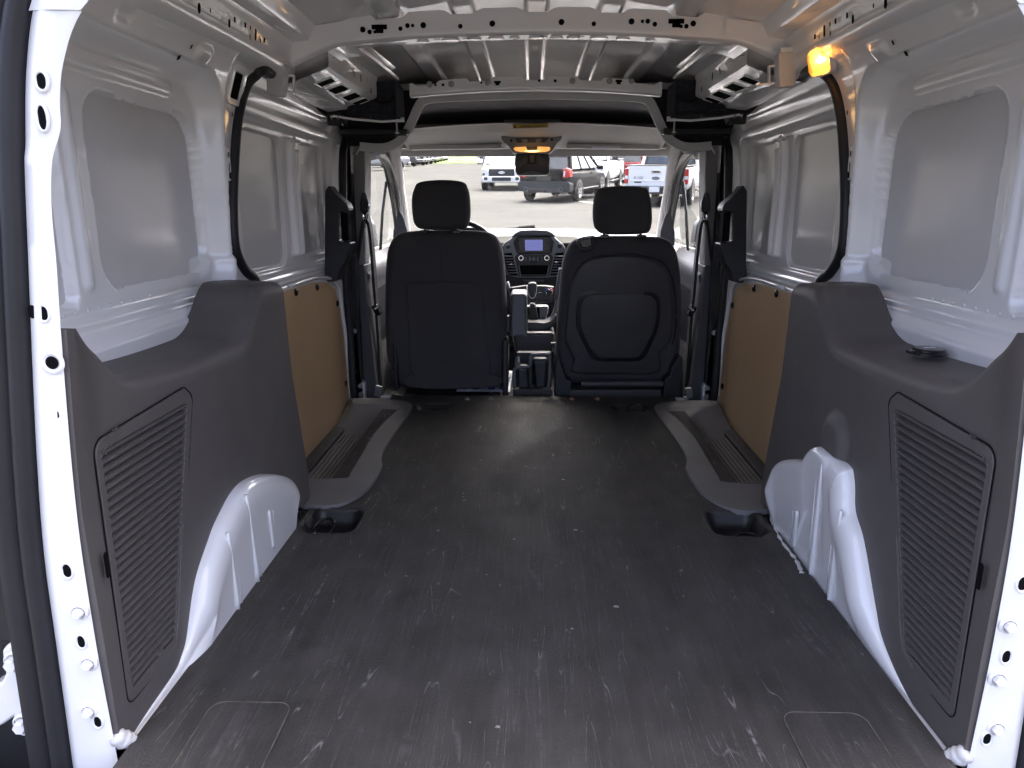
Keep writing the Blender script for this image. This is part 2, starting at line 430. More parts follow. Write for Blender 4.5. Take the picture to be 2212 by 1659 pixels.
# access covers at the rear corners
for s in SIDES:
    pl = rpoly([(s*.392, .60), (s*.522, .60), (s*.522, .985), (s*.392, .985)], .022, 6)
    m = MB(); m.prism(pl, 'z', .0005, .0022); cv = m.obj('access_cover', 'rubber_mat', van, smooth=30)
    m = MB(); m.tube([(p[0], p[1], .0020) for p in pl], .0011, 6, closed=True); m.obj('cover_edge', simple('worn_edge', (.10, .087, .07), .6, var=.5, vscale=40).m if s < 0 else 'worn_edge', cv)
for (x0, x1, y0, y1, h) in PK:
    m = MB(); m.grid(lambda u, v: (lerp(x0+.004, x1-.004, u), lerp(y0+.004, y1-.004, v), matz(lerp(x0+.004, x1-.004, u), lerp(y0+.004, y1-.004, v))+.0012), 30, 24); m.obj('pocket_liner', 'pocket_plastic', mat, smooth=180, fix=False)
    m = MB(); m.tube([(p[0], p[1], .0012) for p in rpoly([(x0-.008, y0-.008), (x1+.008, y0-.008), (x1+.008, y1+.008), (x0-.008, y1+.008)], .04, 6)], .0012, 5, closed=True); m.obj('pocket_edge', 'pocket_rim', mat)
# lashing rings in their pockets
def d_ring(c, tilt, yaw, r=.031):
    m = MB(); pts = [(r*math.cos(2*PI*i/24), r*1.05*math.sin(2*PI*i/24), 0) for i in range(24)]
    m.tube(pts, .0042, 8, closed=True)
    m.box((0, -r*1.0, -.002), (.03, .014, .012)); m.lathe([(.011, -.006), (.011, .002), (.007, .006), (.001, .007)], (0, -r*1.15, -.004), n=12)
    o = m.obj('lashing_ring', 'ring_black', van, bevel=.001); o.location = c; o.rotation_euler = (tilt, 0, yaw); return o
d_ring((-.540, 1.665, -.018), R(32), R(-35)); d_ring((.545, 1.655, -.030), R(8), R(10))
d_ring((.41, 2.745, -.010), R(48), R(8)); d_ring((-.40, 2.745, -.026), R(6), 0)
# tears in the mat, curled flakes of the pale backing
def TR(x, y): return (658+x*.3968, 823+y*.3968)
for i, (x, y, w) in enumerate(((958, 433, 5), (865, 613, 6), (869, 650, 6), (863, 632, 4), (457, 780, 5), (727, 815, 6), (1142, 862, 6), (1475, 812, 11), (553, 1063, 6), (1697, 1230, 13),
                               (965, 315, 5), (985, 262, 5), (956, 275, 4), (1408, 538, 9), (1440, 392, 6), (1445, 258, 8), (1455, 1350, 8), (991, 1055, 5), (1052, 1885, 13), (900, 1860, 6), (590, 1450, 3), (700, 900, 3))):
    p = U(*TR(x, y), z=.001); w *= .00050*(p.y/1.6); n = 7; r2 = random.Random(i)
    out = [(p.x+w*1.3*math.cos(2*PI*q/n)*r2.uniform(.6, 1.2), p.y+w*math.sin(2*PI*q/n)*r2.uniform(.5, 1.1), .0016+w*.35*max(0, math.sin(2*PI*q/n))*r2.uniform(.3, 1)) for q in range(n)]
    m = MB(); m.add(out+[(p.x, p.y, .0012)], [(q, (q+1) % n, n) for q in range(n)]); m.obj('mat_tear', 'tear_pale', mat, smooth=0, fix=False)

# ---- rear pillars (door jambs) with seals
JY = .87
jo = [(-.05, .690), (.18, .682), (.318, .677), (.432, .667), (.712, .633), (.862, .613), (.943, .598), (1.011, .577), (1.07, .545), (1.12, .49), (1.16, .40), (1.185, .25), (1.19, 0)]
ji = [(-.05, .617), (.012, .618), (.207, .622), (.373, .620), (.624, .603), (.713, .595), (.800, .588), (.846, .578), (.875, .566), (.902, .563), (.943, .553), (1.0, .522), (1.045, .47), (1.075, .40), (1.095, .25), (1.10, 0)]
def arcpath(tab):
    return smooth_path([(x, 0, z) for z, x in tab], 8)
for s in SIDES:
    NU = 140
    zs = [lerp(-.06, 1.0, i/100) for i in range(101)]
    m = MB()
    prof = []
    for z in zs:
        o = sinterp([(a, b) for a, b in jo[:9]], z); i = sinterp([(a, b) for a, b in ji[:13]], z)
        b = .0025*ss(.855, .845, z)                        # lower sheet laps over the upper one
        prof.append([(o+.010, JY+.030), (o+.003, JY+.012-b), (o-.004, JY+.001-b), (o-.016, JY-.003-b), ((o+i)/2, JY-.001-b), (i+.006, JY-b), (i, JY+.003-b), (i+.010, JY+.010)])
    n = 8
    m.add([(s*x, y, z) for z, pr_ in zip(zs, prof) for x, y in pr_], [(j*n+k, j*n+k+1, (j+1)*n+k+1, (j+1)*n+k) for j in range(100) for k in range(n-1)])
    jm = m.obj('rear_pillar', 'white_paint', van, smooth=60, fix=False)
    # top of the opening
    m = MB(); po = arcpath([(1.0, sinterp(jo[:9], 1.0))]+jo[8:]); pi_ = arcpath([(1.0, sinterp(ji[:13], 1.0))]+ji[12:])
    K = 60
    f = lambda P, t: P[min(len(P)-1, int(t*(len(P)-1)))]
    m.grid(lambda u, v: (s*lerp(f(po, v).x, f(pi_, v).x, u), JY-.004*math.sin(PI*u), lerp(f(po, v).z, f(pi_, v).z, u)), 6, K)
    m.obj('rear_header', 'white_paint', van, smooth=60, fix=False)
    # door seal: ribbed rubber outside the flange
    m = MB(); pts = [(s*(sinterp(jo[:9], z)+.001), JY, z) for z in [lerp(-.1, 1.07, i/50) for i in range(51)]]
    rib = [(0, .008), (.003, -.012), (.010, -.017), (.018, -.014), (.024, -.006), (.027, -.004), (.030, -.007), (.040, -.013), (.052, -.012), (.060, -.002), (.064, .03), (.064, .06)]
    vv = []
    for p in pts: vv += [(p[0]+s*a, p[1]+b, p[2]) for a, b in rib]
    q = len(rib)
    m.add(vv, [(j*q+k, j*q+k+1, (j+1)*q+k+1, (j+1)*q+k) for j in range(50) for k in range(q-1)])
    m.obj('rear_door_seal', 'rubber_seal', van, smooth=60, fix=False)
    # holes with pressed lips, bolts
    def dimple(z, f_, rx, ry, roll=0):
        o = sinterp(jo[:9], z); i = sinterp(ji[:13], z); x = lerp(o, i, f_)
        m = MB(); n = 18; v = []; 
        for (r_, d_) in ((1.9, -.0028), (1.6, -.0052), (1.25, -.0048), (1.0, -.0022)):
            for k in range(n):
                a = 2*PI*k/n; cx, cz = rx*r_*math.cos(a), (ry+rx*(r_-1))*math.sin(a)
                c_, s_ = math.cos(roll*s), math.sin(roll*s)
                v.append((s*x+cx*c_-cz*s_, JY+d_, z+cx*s_+cz*c_))
        m.add(v, [(j*n+k, j*n+(k+1) % n, (j+1)*n+(k+1) % n, (j+1)*n+k) for j in range(3) for k in range(n)])
        m.obj('hole_lip', 'white_paint', jm, smooth=180, fix=False)
        hole_disc('punched_hole', (s*x, JY-.0030, z), (0, -1, 0), rx, ry, parent=jm, roll=roll*s)
    for z, f_, rx, ry in ((.925, .58, .0050, .0085), (.885, .60, .0045, .013), (.655, .55, .0052, .0085), (.592, .72, .0085, .0085), (.300, .62, .0055, .0095), (.190, .70, .0050, .0090), (.058, .76, .0050, .0085)):
        dimple(z, f_, rx, ry)
    if s < 0:
        hole_disc('punched_hole', (s*.632, JY-.0030, .657), (0, -1, 0), .0052, .0085, parent=jm)
    hole_disc('punched_hole', (s*lerp(sinterp(jo, .52), sinterp(ji, .52), .75), JY-.0022, .523), (0, -1, 0), .003, .0048, parent=jm)
    for z, f_ in ((.237, .78), (.155, .80), (.076, .62)):
        o = sinterp(jo[:9], z); i = sinterp(ji[:13], z); x = lerp(o, i, f_)
        m = MB(); m.lathe([(.0125, 0), (.0125, -.003), (.0095, -.0055)], n=16, ax='y', cap=False); m.lathe([(.0078, -.004), (.0078, -.0105), (.0062, -.012), (.0003, -.012)], n=6, ax='y', cap=False)
        b = m.obj('hinge_bolt', 'white_paint', jm, smooth=30); b.location = (s*x, JY-.001, z)
    # ball of body sealant where jamb, floor and arch meet
    m = MB(); m.tube(smooth_path([(s*.617, .872, .03), (s*.613, .880, .018), (s*.606, .889, .008), (s*.602, .9, .004)], 4), [.010, .012, .013, .012, .013, .014, .013, .011, .012, .010, .008, .006, .004], 8); m.obj('sealant_bead', 'sealant', van, smooth=180)

# ---- charcoal side trims, their vents, wheel arches
XT = .612
edge_in = [(.874, .635), (.93, .622), (.965, .595), (1.00, .558), (1.04, .535), (1.09, .527), (1.42, .513), (1.47, .522), (1.53, .560), (1.57, .595), (1.61, .612), (1.80, .606)]
arch_L = [C3(790, 1510), C3(920, 1300), C3(1080, 1060), C3(1120, 960), C3(1150, 850), C3(1200, 500), C3(1290, 220), C2(1330, 1659), C2(1420, 1490), C2(1500, 1410), C2(1600, 1370), C2(1700, 1370), C2(1770, 1400), C2(1810, 1480), C2(1835, 1580)]
def R2(x, y): return (1444+x*.3472, 548.6+y*.3472)
def R3(x, y): return (1444+x*.3472, 1083+y*.3472)
arch_R = [R3(1720, 1580), R3(1600, 1400), R3(1450, 1120), R3(1340, 850), R3(1300, 650), R3(1230, 250), R3(1175, 60), R2(1170, 1450), R2(1160, 1370), R2(1145, 1325), R2(1060, 1245), R2(990, 1195), R2(945, 1225), R2(905, 1275), R2(790, 1275), R2(730, 1310), R2(690, 1400), R2(650, 1510)]
def mono(tab):
    out = []
    for y, z in sorted(tab):
        if not out or y > out[-1][0]+.004: out.append((y, z))
    return out
TRIM = {}
for s in SIDES:
    A = [U(*p, x=s*XT) for p in (arch_L if s < 0 else arch_R)]
    AP = smooth_path(A, 6)
    low = mono([(max(p.y, .876), max(p.z, .004)) for p in AP])
    yF = max(p.y for p in AP)
    def zlow(y):
        if y >= yF-.003: return 0.0 if y > yF else interp(low, y)
        return interp(low, y)
    fr = [U(*q, x=-XT) for q in (C2(580, 1180), C2(1140, 838), C2(1192, 890), C3(1112, 880), C3(803, 1262))]
    VF = [(p.y, p.z) for p in fr]
    tl, trr, brr, bl = [U(*q, x=-XT) for q in (C2(625, 1235), C2(1160, 915), C3(1082, 850), C3(822, 1165))]
    zt = (tl.z+trr.z)/2; zb = (bl.z+brr.z)/2
    def in_vent(y, z):
        if not zb < z < zt: return 0
        t = (zt-z)/(zt-zb); return 1 if lerp(tl.y, bl.y, t)-.004 < y < lerp(trr.y, brr.y, t)+.004 else 0
    ftab = [(-.02, 1.80), (.082, 1.80), (.20, 1.775), (.372, 1.742), (.565, 1.735), (.62, 1.735)]
    def trim_pt(u, v, s=s, yF=yF):
        # u along the van, v up the face, over the edge and across the shelf
        y = lerp(.874, 1.80, u)
        ze = sinterp(edge_in, y); zl = zlow(y) if y < yF else lerp(.03, .0, clamp((y-yF)/.1))
        r = .030
        x = XT-.004*math.sin(PI*clamp((y-.9)/.8))
        if v < .62:
            z = lerp(zl, ze-r, v/.62); p = (x+.006*ss(.10, .62, z), z)
        elif v < .80:
            a = (v-.62)/.18*PI/2; p = (x+.006+r*(1-math.cos(a)), ze-r+r*math.sin(a))
        else:
            t = (v-.80)/.20; p = (x+.006+r+t*(.755-x-.006-r), ze+.004*t)
        yy = y
        if u > .80:                                       # raked front edge
            yy = lerp(y, min(y, 1.80)-(1.80-interp(ftab, p[1])), ss(.80, 1., u))
        xx, zz = p
        if yy < .96: xx = lerp(min(xx, sinterp(ji[:13], clamp(zz, 0, .9))-.005) if v < .8 else xx, xx, ss(.885, .96, yy))
        if s > 0:                                         # moulded dome above the right-hand arch
            d = sdrr(yy, zz, 1.335, 1.445, .10, .375, .05)
            xx -= .016*ss(.012, -.022, d)
        if v < .62 and in_vent(yy, zz): xx += .011
        return (s*xx, yy, zz)
    m = MB(); m.grid(trim_pt, 150, 70)
    tr = m.obj('side_trim', 'trim_plastic', van, smooth=50, fix=False)
    TRIM[s] = tr
    tr['label'] = 'charcoal moulded side trim with louvred vent, '+('left wall' if s < 0 else 'right wall with socket cap on its ledge')
    # front return of the trim towards the sliding door
    m = MB(); m.grid(lambda u, v: (lambda p: (p[0]+s*.13*u, p[1]+.004*u, p[2]-.0*u))(trim_pt(1, v*.70)), 4, 30)
    m.obj('trim_return', 'trim_plastic', tr, smooth=60, fix=False)
    m = MB(); m.grid(lambda u, v: (lambda p: (p[0]-s*0+s*.03*u, p[1]-.002*0, p[2]))(trim_pt(0, v)), 3, 30); m.obj('trim_rear_lip', 'trim_plastic', tr, smooth=60, fix=False)
    # vent: frame, recessed louvres
    OP = rpoly(VF, [.022, .016, .016, .03, .014], 6); qc = ((tl.y+trr.y+brr.y+bl.y)/4, (zt+zb)/2); QD = [(bl.y, zb), (brr.y, zb), (trr.y, zt), (tl.y, zt)]
    def hit(p):
        dx, dz = p[0]-qc[0], p[1]-qc[1]; best = 1.
        for i_ in range(4):
            (ax, az), (bx, bz2) = QD[i_], QD[(i_+1) % 4]; ex, ez = bx-ax, bz2-az; den = dx*ez-dz*ex
            if abs(den) < 1e-9: continue
            t = ((ax-qc[0])*ez-(az-qc[1])*ex)/den; w_ = ((ax-qc[0])*dz-(az-qc[1])*dx)/den
            if t > 0 and -1e-6 <= w_ <= 1+1e-6: best = min(best, t)
        return (qc[0]+dx*best, qc[1]+dz*best)
    OP2 = []                                            # denser outline so that the opening keeps its corners
    for i_ in range(len(OP)):
        p_, q_ = OP[i_], OP[(i_+1) % len(OP)]; n_ = max(1, int(math.hypot(q_[0]-p_[0], q_[1]-p_[1])/.012))
        OP2 += [(lerp(p_[0], q_[0], k_/n_), lerp(p_[1], q_[1], k_/n_)) for k_ in range(n_)]
    m = MB(); m.ring(OP2, [hit(p) for p in OP2], 'x', s*(XT+.010), s*(XT-.0018))
    vp = m.obj('vent_panel', 'trim_plastic', van, smooth=30, bevel=.0012)
    vp['label'] = 'louvred vent panel let into the charcoal trim'
    grv = rpoly([((y-1.03)*1.02+1.03, (z-.25)*1.012+.25) for y, z in VF], [.024, .018, .018, .032, .016], 6)
    m = MB(); m.tube([(s*(XT-.0002), y, z) for y, z in grv], .0010, 5, closed=True); m.obj('vent_gap', 'hole_dark', vp)
    NS = 29
    sl_m = MB(); sl_m.add([(0, 0, -.5), (0, 0, .5), (1, 0, .30), (.95, 0, .02), (.35, 0, -.42), (0, 1, -.5), (0, 1, .5), (1, 1, .30), (.95, 1, .02), (.35, 1, -.42)],
                          [(0, 1, 2, 3, 4), (9, 8, 7, 6, 5), (1, 6, 7, 2), (2, 7, 8, 3), (3, 8, 9, 4), (4, 9, 5, 0)])
    sl_me = sl_m.mesh('louvre', 'trim_plastic', smooth=40)
    for i in range(NS):
        t = (i+.5)/NS; z = lerp(zt, zb, t); ya = lerp(tl.y, bl.y, t); yb = lerp(trr.y, brr.y, t)
        inst(sl_me, 'louvre', vp, (s*(XT+.0075), ya, z), scale=(-s*.0098, yb-ya, (zt-zb)/NS*.94))
    m = MB(); m.prism([(tl.y-.001, zt), (trr.y+.002, zt), (brr.y+.002, zb), (bl.y-.001, zb)], 'x', s*(XT+.0090), s*(XT+.0080)); m.obj('vent_backing', 'black_plastic', vp, smooth=0)
    hole_disc('finger_slot', U(*C3(630, 395), x=-XT)*1 if False else (s*(XT-.004), U(*C3(630, 395), x=-XT).y, U(*C3(630, 395), x=-XT).z), (-s, 0, 0), .005, .020, parent=tr, t=.004)
    # moulded pictograms on the vent frame
    pc = U(*C2(705, 1125), x=-XT)
    m = MB()
    for (a, b, w, h) in ((-.010, 0, .002, .018), (-.010, .008, .014, .002), (-.010, -.008, .014, .002), (.006, 0, .010, .0016), (.006, .006, .010, .0016), (.006, -.006, .010, .0016), (.012, 0, .0016, .016)):
        m.box((s*(XT-.0022), pc.y-.006+a*1.1, pc.z+b+.018*a/.02*.4), (.0012, w, h))
    m.box((s*(XT-.0022), pc.y-.032, pc.z-.016), (.0012, .018, .0018), Matrix.Rotation(R(40), 3, 'X')); m.box((s*(XT-.0022), pc.y-.032, pc.z-.016), (.0012, .018, .0018), Matrix.Rotation(R(-40), 3, 'X'))
    m.obj('pictogram', 'trim_plastic', vp, smooth=0)

    # wheel arch: rolled shoulder and ribbed inner face
    nA = len(AP); xb = .590 if s < 0 else .606
    def arch_pt(u, v, AP=AP, s=s):
        i = u*(nA-1); k_ = min(int(i), nA-2); p = AP[k_].lerp(AP[k_+1], i-k_)
        z = max(p.z, .002); t = clamp((p.y-.88)/.2)
        rx = .034*clamp(z/.10); rz = min(.050 if (s < 0 or p.y < 1.36) else .018, z*.6)
        fy = clamp(p.y, .885, 1.60+(.05 if s > 0 else 0))
        # inward offset of the roll follows the curve's inner normal
        a = AP[max(0, k_-7)]; b = AP[min(nA-1, k_+8)]; tg = Vector((0, b.y-a.y, b.z-a.z)).normalized(); nv = Vector((0, tg.z, -tg.y))
        if v < .45:
            q = v/.45*PI/2; ox = rx*math.sin(q)**.7; dn = rz*(1-max(0, math.cos(q))**.7)
            P = Vector((s*(XT+.014-ox-.014*ss(0, .1, v)), p.y, z))+Vector((0, nv.y*dn, nv.z*dn))
        else:
            q = (v-.45)/.55; e = Vector((s*(XT-rx), p.y, z))+Vector((0, nv.y*rz, nv.z*rz))
            e2 = Vector((s*xb, lerp(e.y, fy, .7), -.004)); P = e.lerp(e2, q)
        return (P.x, P.y, max(P.z, -.004))
    m = MB(); m.grid(arch_pt, 110, 24)
    wa = m.obj('wheel_arch', 'white_paint', van, smooth=180, fix=False)
    wa['label'] = 'white steel wheel arch with pressed ribs, '+('left' if s < 0 else 'right, peaked at the front')
    XA = XT-.036
    beads = [(C3(1415, 195), C3(1483, 680)), (C2(1530, 1500), C3(1605, 500)), (C3(1672, 60), C3(1698, 290))] if s < 0 else [(R3(1075, 60), R3(990, 690)), (R2(960, 1310), R3(880, 505)), (R3(800, 60), R3(780, 290))]
    for (p, q) in beads:
        a = U(*p, x=s*(XT-.032)); b = U(*q, x=s*(xb-.002)); m = MB()
        m.tube([a.lerp(b, t/8) for t in range(9)], [.003]+[.0048]*8, 8, flat=1.0); m.obj('pressed_rib', 'white_paint', wa, smooth=180)
        c = a.lerp(b, .1); m = MB(); off = Vector((0, .022, 0)); m.tube([c+off, b+off], .0012, 5); m.obj('crease', 'white_paint', wa, smooth=180)
    # sealant run along the foot of the arch
    pts = [U(*q, z=.006) for q in ((C3(1840, 130), C3(1690, 330), C3(1640, 425)) if s < 0 else (R3(640, 90), R3(690, 235), R3(790, 370), R3(830, 455)))]
    m = MB(); PP = smooth_path(pts, 6); m.tube(PP, [.004+.003*abs(math.sin(i*1.3)) for i in range(len(PP))], 7); m.obj('sealant_bead', 'sealant', wa, smooth=180)
# dark gap and clip at the front foot of the arches, socket cap on the right ledge
p = U(1308*1.0+697, 766, z=.522) if False else U(2006, 766, z=.526)
m = MB(); m.lathe([(.030, 0), (.030, .004), (.027, .006), (.027, .009), (.025, .011), (.0005, .0115)], n=28); o = m.obj('socket_cap', 'gloss_black', van); o.location = (p.x, p.y, .527)
m = MB(); m.box((-.028, .0, .004), (.02, .016, .006)); c_ = m.obj('cap_hinge', 'gloss_black', o, bevel=.002)
m = MB()
for i in range(4): m.box((-.008+i*.005, 0, .0119), (.0028, .006+.002*(i % 2), .0006))
m.obj('cap_print', 'print_white', o, smooth=0)
# ---- white quarter panels, blanked windows
BY0, BY1, BZ0, BZ1 = 1.295, 1.718, .628, .985
SEAL_PX = [(548, 604), (528, 584), (512, 556), (503, 520), (500, 450), (502, 370), (508, 280), (517, 225), (530, 185), (548, 164), (575, 152)]
base_q = [(.42, .765), (.50, .752), (.545, .748), (.80, .738), (1.00, .728), (1.07, .715), (1.10, .700), (1.135, .675), (1.16, .668)]
def quarter_x(y, z):
    b = sinterp(base_q, z)
    d = sdrr(y, z, .40, 1.748, .545, 1.075, .11)
    dep = ss(.002, -.026, d)
    x = b+(.792-b)*dep
    # shallow ledge along the bottom of the pocket
    x -= .012*ss(.60, .585, z)*ss(.53, .56, z)*dep
    # raised bulge above the window
    g = sdrr(y, z, .80, 1.62, 1.018, 1.040, .011); x -= .006*ss(.010, -.006, g)
    # step on the pillar
    x -= .010*ss(.672, .655, z)*ss(1.64, 1.70, y)*ss(1.765, 1.75, y)
    # flange towards the sliding door
    x += .012*ss(1.751, 1.760, y)
    # window recess
    w = sdrr(y, z, BY0, BY1, BZ0, BZ1, .065); x += .020*ss(.003, -.003, w)
    w = sdrr(y, z, .95, 1.208, .615, 1.00, .02); x += .020*ss(.003, -.003, w)
    # vertical rib between the windows
    g = sdrr(y, z, 1.228, 1.256, .64, .975, .012); x -= .008*ss(.006, -.010, g)
    # pressed lozenges high on the wall
    for (a, b_, c, e, h) in ((1.02, 1.16, 1.095, 1.12, .010), (1.57, 1.63, 1.082, 1.108, .012), (1.28, 1.33, 1.09, 1.11, -.006)):
        g = sdrr(y, z, a, b_, c, e, .012); x -= h*ss(.006, -.010, g)
    return x
SEAL = []
for q in SEAL_PX:
    p = U(*q, x=-.745)
    for _ in range(6): p = U(*q, x=-(quarter_x(min(p.y, 1.80) if p.z > 1.0 else p.y, p.z)-.002))
    SEAL.append(p)
YEND = [(.42, 1.90)]+sorted((p.z, p.y-.004) for p in SEAL)
for s in SIDES:
    zs = [lerp(.42, 1.16, i/150) for i in range(151)]; yend = YEND
    m = MB(); m.add([(s*quarter_x(y, z), y, z) for z in zs for y in [lerp(.86, sinterp(yend, z), i/190) for i in range(191)]], [(j*191+i, j*191+i+1, (j+1)*191+i+1, (j+1)*191+i) for j in range(150) for i in range(190)])
    qp = m.obj('quarter_panel', 'white_paint', van, smooth=180, fix=False)
    for nm, (a, b, c, e, r) in (('window_blank', (BY0+.002, BY1-.002, BZ0+.002, BZ1-.002, .063)), ('window_blank', (.953, 1.205, .618, .997, .018))):
        m = MB(); N = 24
        def bl(u, v):
            y = lerp(a, b, u); z = lerp(c, e, v); d = sdrr(y, z, a, b, c, e, r)
            return (y, z)
        pl = rpoly([(a, c), (b, c), (b, e), (a, e)], r, 7)
        cy_, cz_ = (a+b)/2, (c+e)/2
        rings = 6; vv = []
        for q in range(rings+1):
            t = 1-q/rings*.98
            for (y, z) in pl:
                yy, zz = cy_+(y-cy_)*t, cz_+(z-cz_)*t
                vv.append((s*(.8105+.0012*math.sin(9*yy+5*zz)), yy, zz))
        n = len(pl)
        m.add(vv, [(q*n+i, q*n+(i+1) % n, (q+1)*n+(i+1) % n, (q+1)*n+i) for q in range(rings) for i in range(n)]+[tuple(range(rings*n, rings*n+n))])
        wb = m.obj(nm, 'primer_skin', qp, smooth=180, fix=False)
    # brushed sealant along the window edge (irregular)
    for (y0, y1, zz, up) in ((1.40, 1.62, BZ1+.004, 1), (1.33, 1.66, BZ0-.002, -1)):
        r2 = random.Random(3+up); n = 26; top = []; bot = []
        for i in range(n+1):
            y = lerp(y0, y1, i/n); x = quarter_x(y, zz+up*.01)-.0012
            bot.append((s*(x+.0), y, zz-up*.008+r2.uniform(-.003, .003))); top.append((s*x, y, zz+up*(.012+.010*abs(math.sin(i*.7))*r2.uniform(.4, 1))))
        m = MB(); m.add(bot+top, [(i, i+1, n+2+i, n+1+i) for i in range(n)]); m.obj('brushed_sealer', 'white_paint', qp, smooth=180, fix=False)
    # spot welds along the sill under the window
    for i in range(9):
        y = 1.16+i*.035; z = .606; m = MB(); m.lathe([(.0045, 0), (.003, .0012), (.0004, .0014)], ax='x', n=10)
        o = m.obj('spot_weld', 'white_paint', qp, smooth=180); o.location = (s*(quarter_x(y, z)-.0005), y, z); o.scale = (-s, 1, 1)
    # punched slots
    for (y, z, rx, ry, roll) in ((1.075, 1.080, .0035, .011, -.8), (1.090, 1.106, .0035, .005, -.5), (1.512, 1.074, .0035, .010, -.8), (1.538, 1.098, .0032, .0052, 0), (1.783, .905, .003, .007, 0), (1.783, .868, .0022, .018, 0), (1.760, .70, .0022, .016, 0), (1.762, .668, .003, .0055, 0), (1.768, .640, .003, .006, 0), (1.81, 1.0, .003, .005, 0)):
        x = quarter_x(y, z); dx = (quarter_x(y, z+.004)-quarter_x(y, z-.004))/.008
        hole_disc('punched_hole', (s*(x-.0012), y, z), (-s, 0, dx), rx, ry, parent=qp, roll=roll*s, t=.0028)
    # keyhole boss on the pillar
    m = MB(); pl = rpoly([(1.773, .845), (1.793, .845), (1.793, .925), (1.773, .925)], .007, 4); pl2 = rpoly([(1.777, .849), (1.789, .849), (1.789, .921), (1.777, .921)], .005, 4)
    m.ring(pl, pl2, 'x', s*(.7485), s*(.7435)); m.obj('slot_surround', 'white_paint', qp, bevel=.001)
    if s < 0:
        pc = U(*C1(1485, 455), x=-.728)
        m = MB(); a = rpoly([(1.775, 1.025), (1.865, 1.025), (1.865, 1.12), (1.775, 1.12)], .014, 5); b = rpoly([(1.79, 1.04), (1.85, 1.04), (1.85, 1.108), (1.79, 1.108)], .005, 5)
        a = rpoly([(1.775, 1.022), (1.858, 1.022), (1.858, 1.108), (1.775, 1.108)], .014, 5); b = rpoly([(1.790, 1.036), (1.844, 1.036), (1.844, 1.094), (1.790, 1.094)], .005, 5)
        m.ring(a, b, 'x', 0, 1); m.v = [(-(quarter_x(y, z)+lerp(.004, -.007, t)), y, z) for t, y, z in m.v]; m.obj('cable_port', 'white_paint', qp, bevel=.002)
        m = MB(); m.prism(b, 'x', 0, 1); m.v = [(-(quarter_x(y, z)+lerp(.002, -.002, t)), y, z) for t, y, z in m.v]; m.obj('port_opening', 'hole_dark', qp, smooth=0)
# ---- lit load-bay lamp on the right wall
lamp = empty('bay_lamp', parent=van); lamp['label'] = 'lit amber bay lamp under the right roof rail'
lc = U(1780, 130, x=.688)
m = MB(); a = rpoly([(-.040, -.034), (.040, -.034), (.040, .034), (-.040, .034)], .012, 5)
m.prism(a, 'x', .012, -.004); o = m.obj('lamp_base', 'white_plastic', lamp, bevel=.002); o.location = lc; o.rotation_euler = (0, R(-14), 0)
m = MB(); b = rpoly([(-.036, -.030), (.036, -.030), (.036, .030), (-.036, .030)], .012, 6); c = rpoly([(-.029, -.023), (.029, -.023), (.029, .023), (-.029, .023)], .010, 6)
n = len(b); m.add([(-.004, p[0], p[1]) for p in b]+[(-.022, p[0]*.97, p[1]*.97) for p in b]+[(-.028, p[0], p[1]) for p in c], [(i, (i+1) % n, (i+1) % n+n, i+n) for i in range(n)]+[(n+i, n+(i+1) % n, 2*n+(i+1) % n, 2*n+i) for i in range(n)]+[tuple(range(2*n, 3*n))])
o = m.obj('lens', 'lamp_lens', lamp, smooth=40, fix=False); o.location = lc; o.rotation_euler = (0, R(-14), 0)
kk = NT('lamp_reflector'); kk.bsdf((.75, .55, .28), .25, .6)
kk = NT('bulb_glow'); kk.bsdf((1, .6, .2), .5, emit=(1, .50, .10), es=5)
m = MB(); m.lathe([(.004, -.020), (.0055, -.016), (.0055, .008), (.004, .014), (.0005, .016)], ax='y', n=14); o = m.obj('bulb', 'bulb_glow', lamp, smooth=180); o.location = lc+Vector((-.014, -.012, -.002))
m = MB(); m.box((-.006, .012, 0), (.012, .02, .036)); m.box((-.010, .026, 0), (.006, .006, .03)); m.box((-.012, -.03, .01), (.010, .004, .02)); o = m.obj('bulb_holder', 'chrome', lamp, bevel=.001); o.location = lc; o.rotation_euler = (0, R(-14), 0)
m = MB(); m.prism(c, 'x', -.0045, -.0055); o = m.obj('reflector', 'lamp_reflector', lamp, smooth=0); o.location = lc; o.rotation_euler = (0, R(-14), 0)
ll = bpy.data.lights.new('bay_lamp_light', 'POINT'); ll.energy = .005; ll.color = (1, .52, .16); ll.shadow_soft_size = .012
lo = bpy.data.objects.new('bay_lamp_light', ll); COL.objects.link(lo); lo.location = lc+Vector((-.034, -.012, 0)); lo.parent = lamp

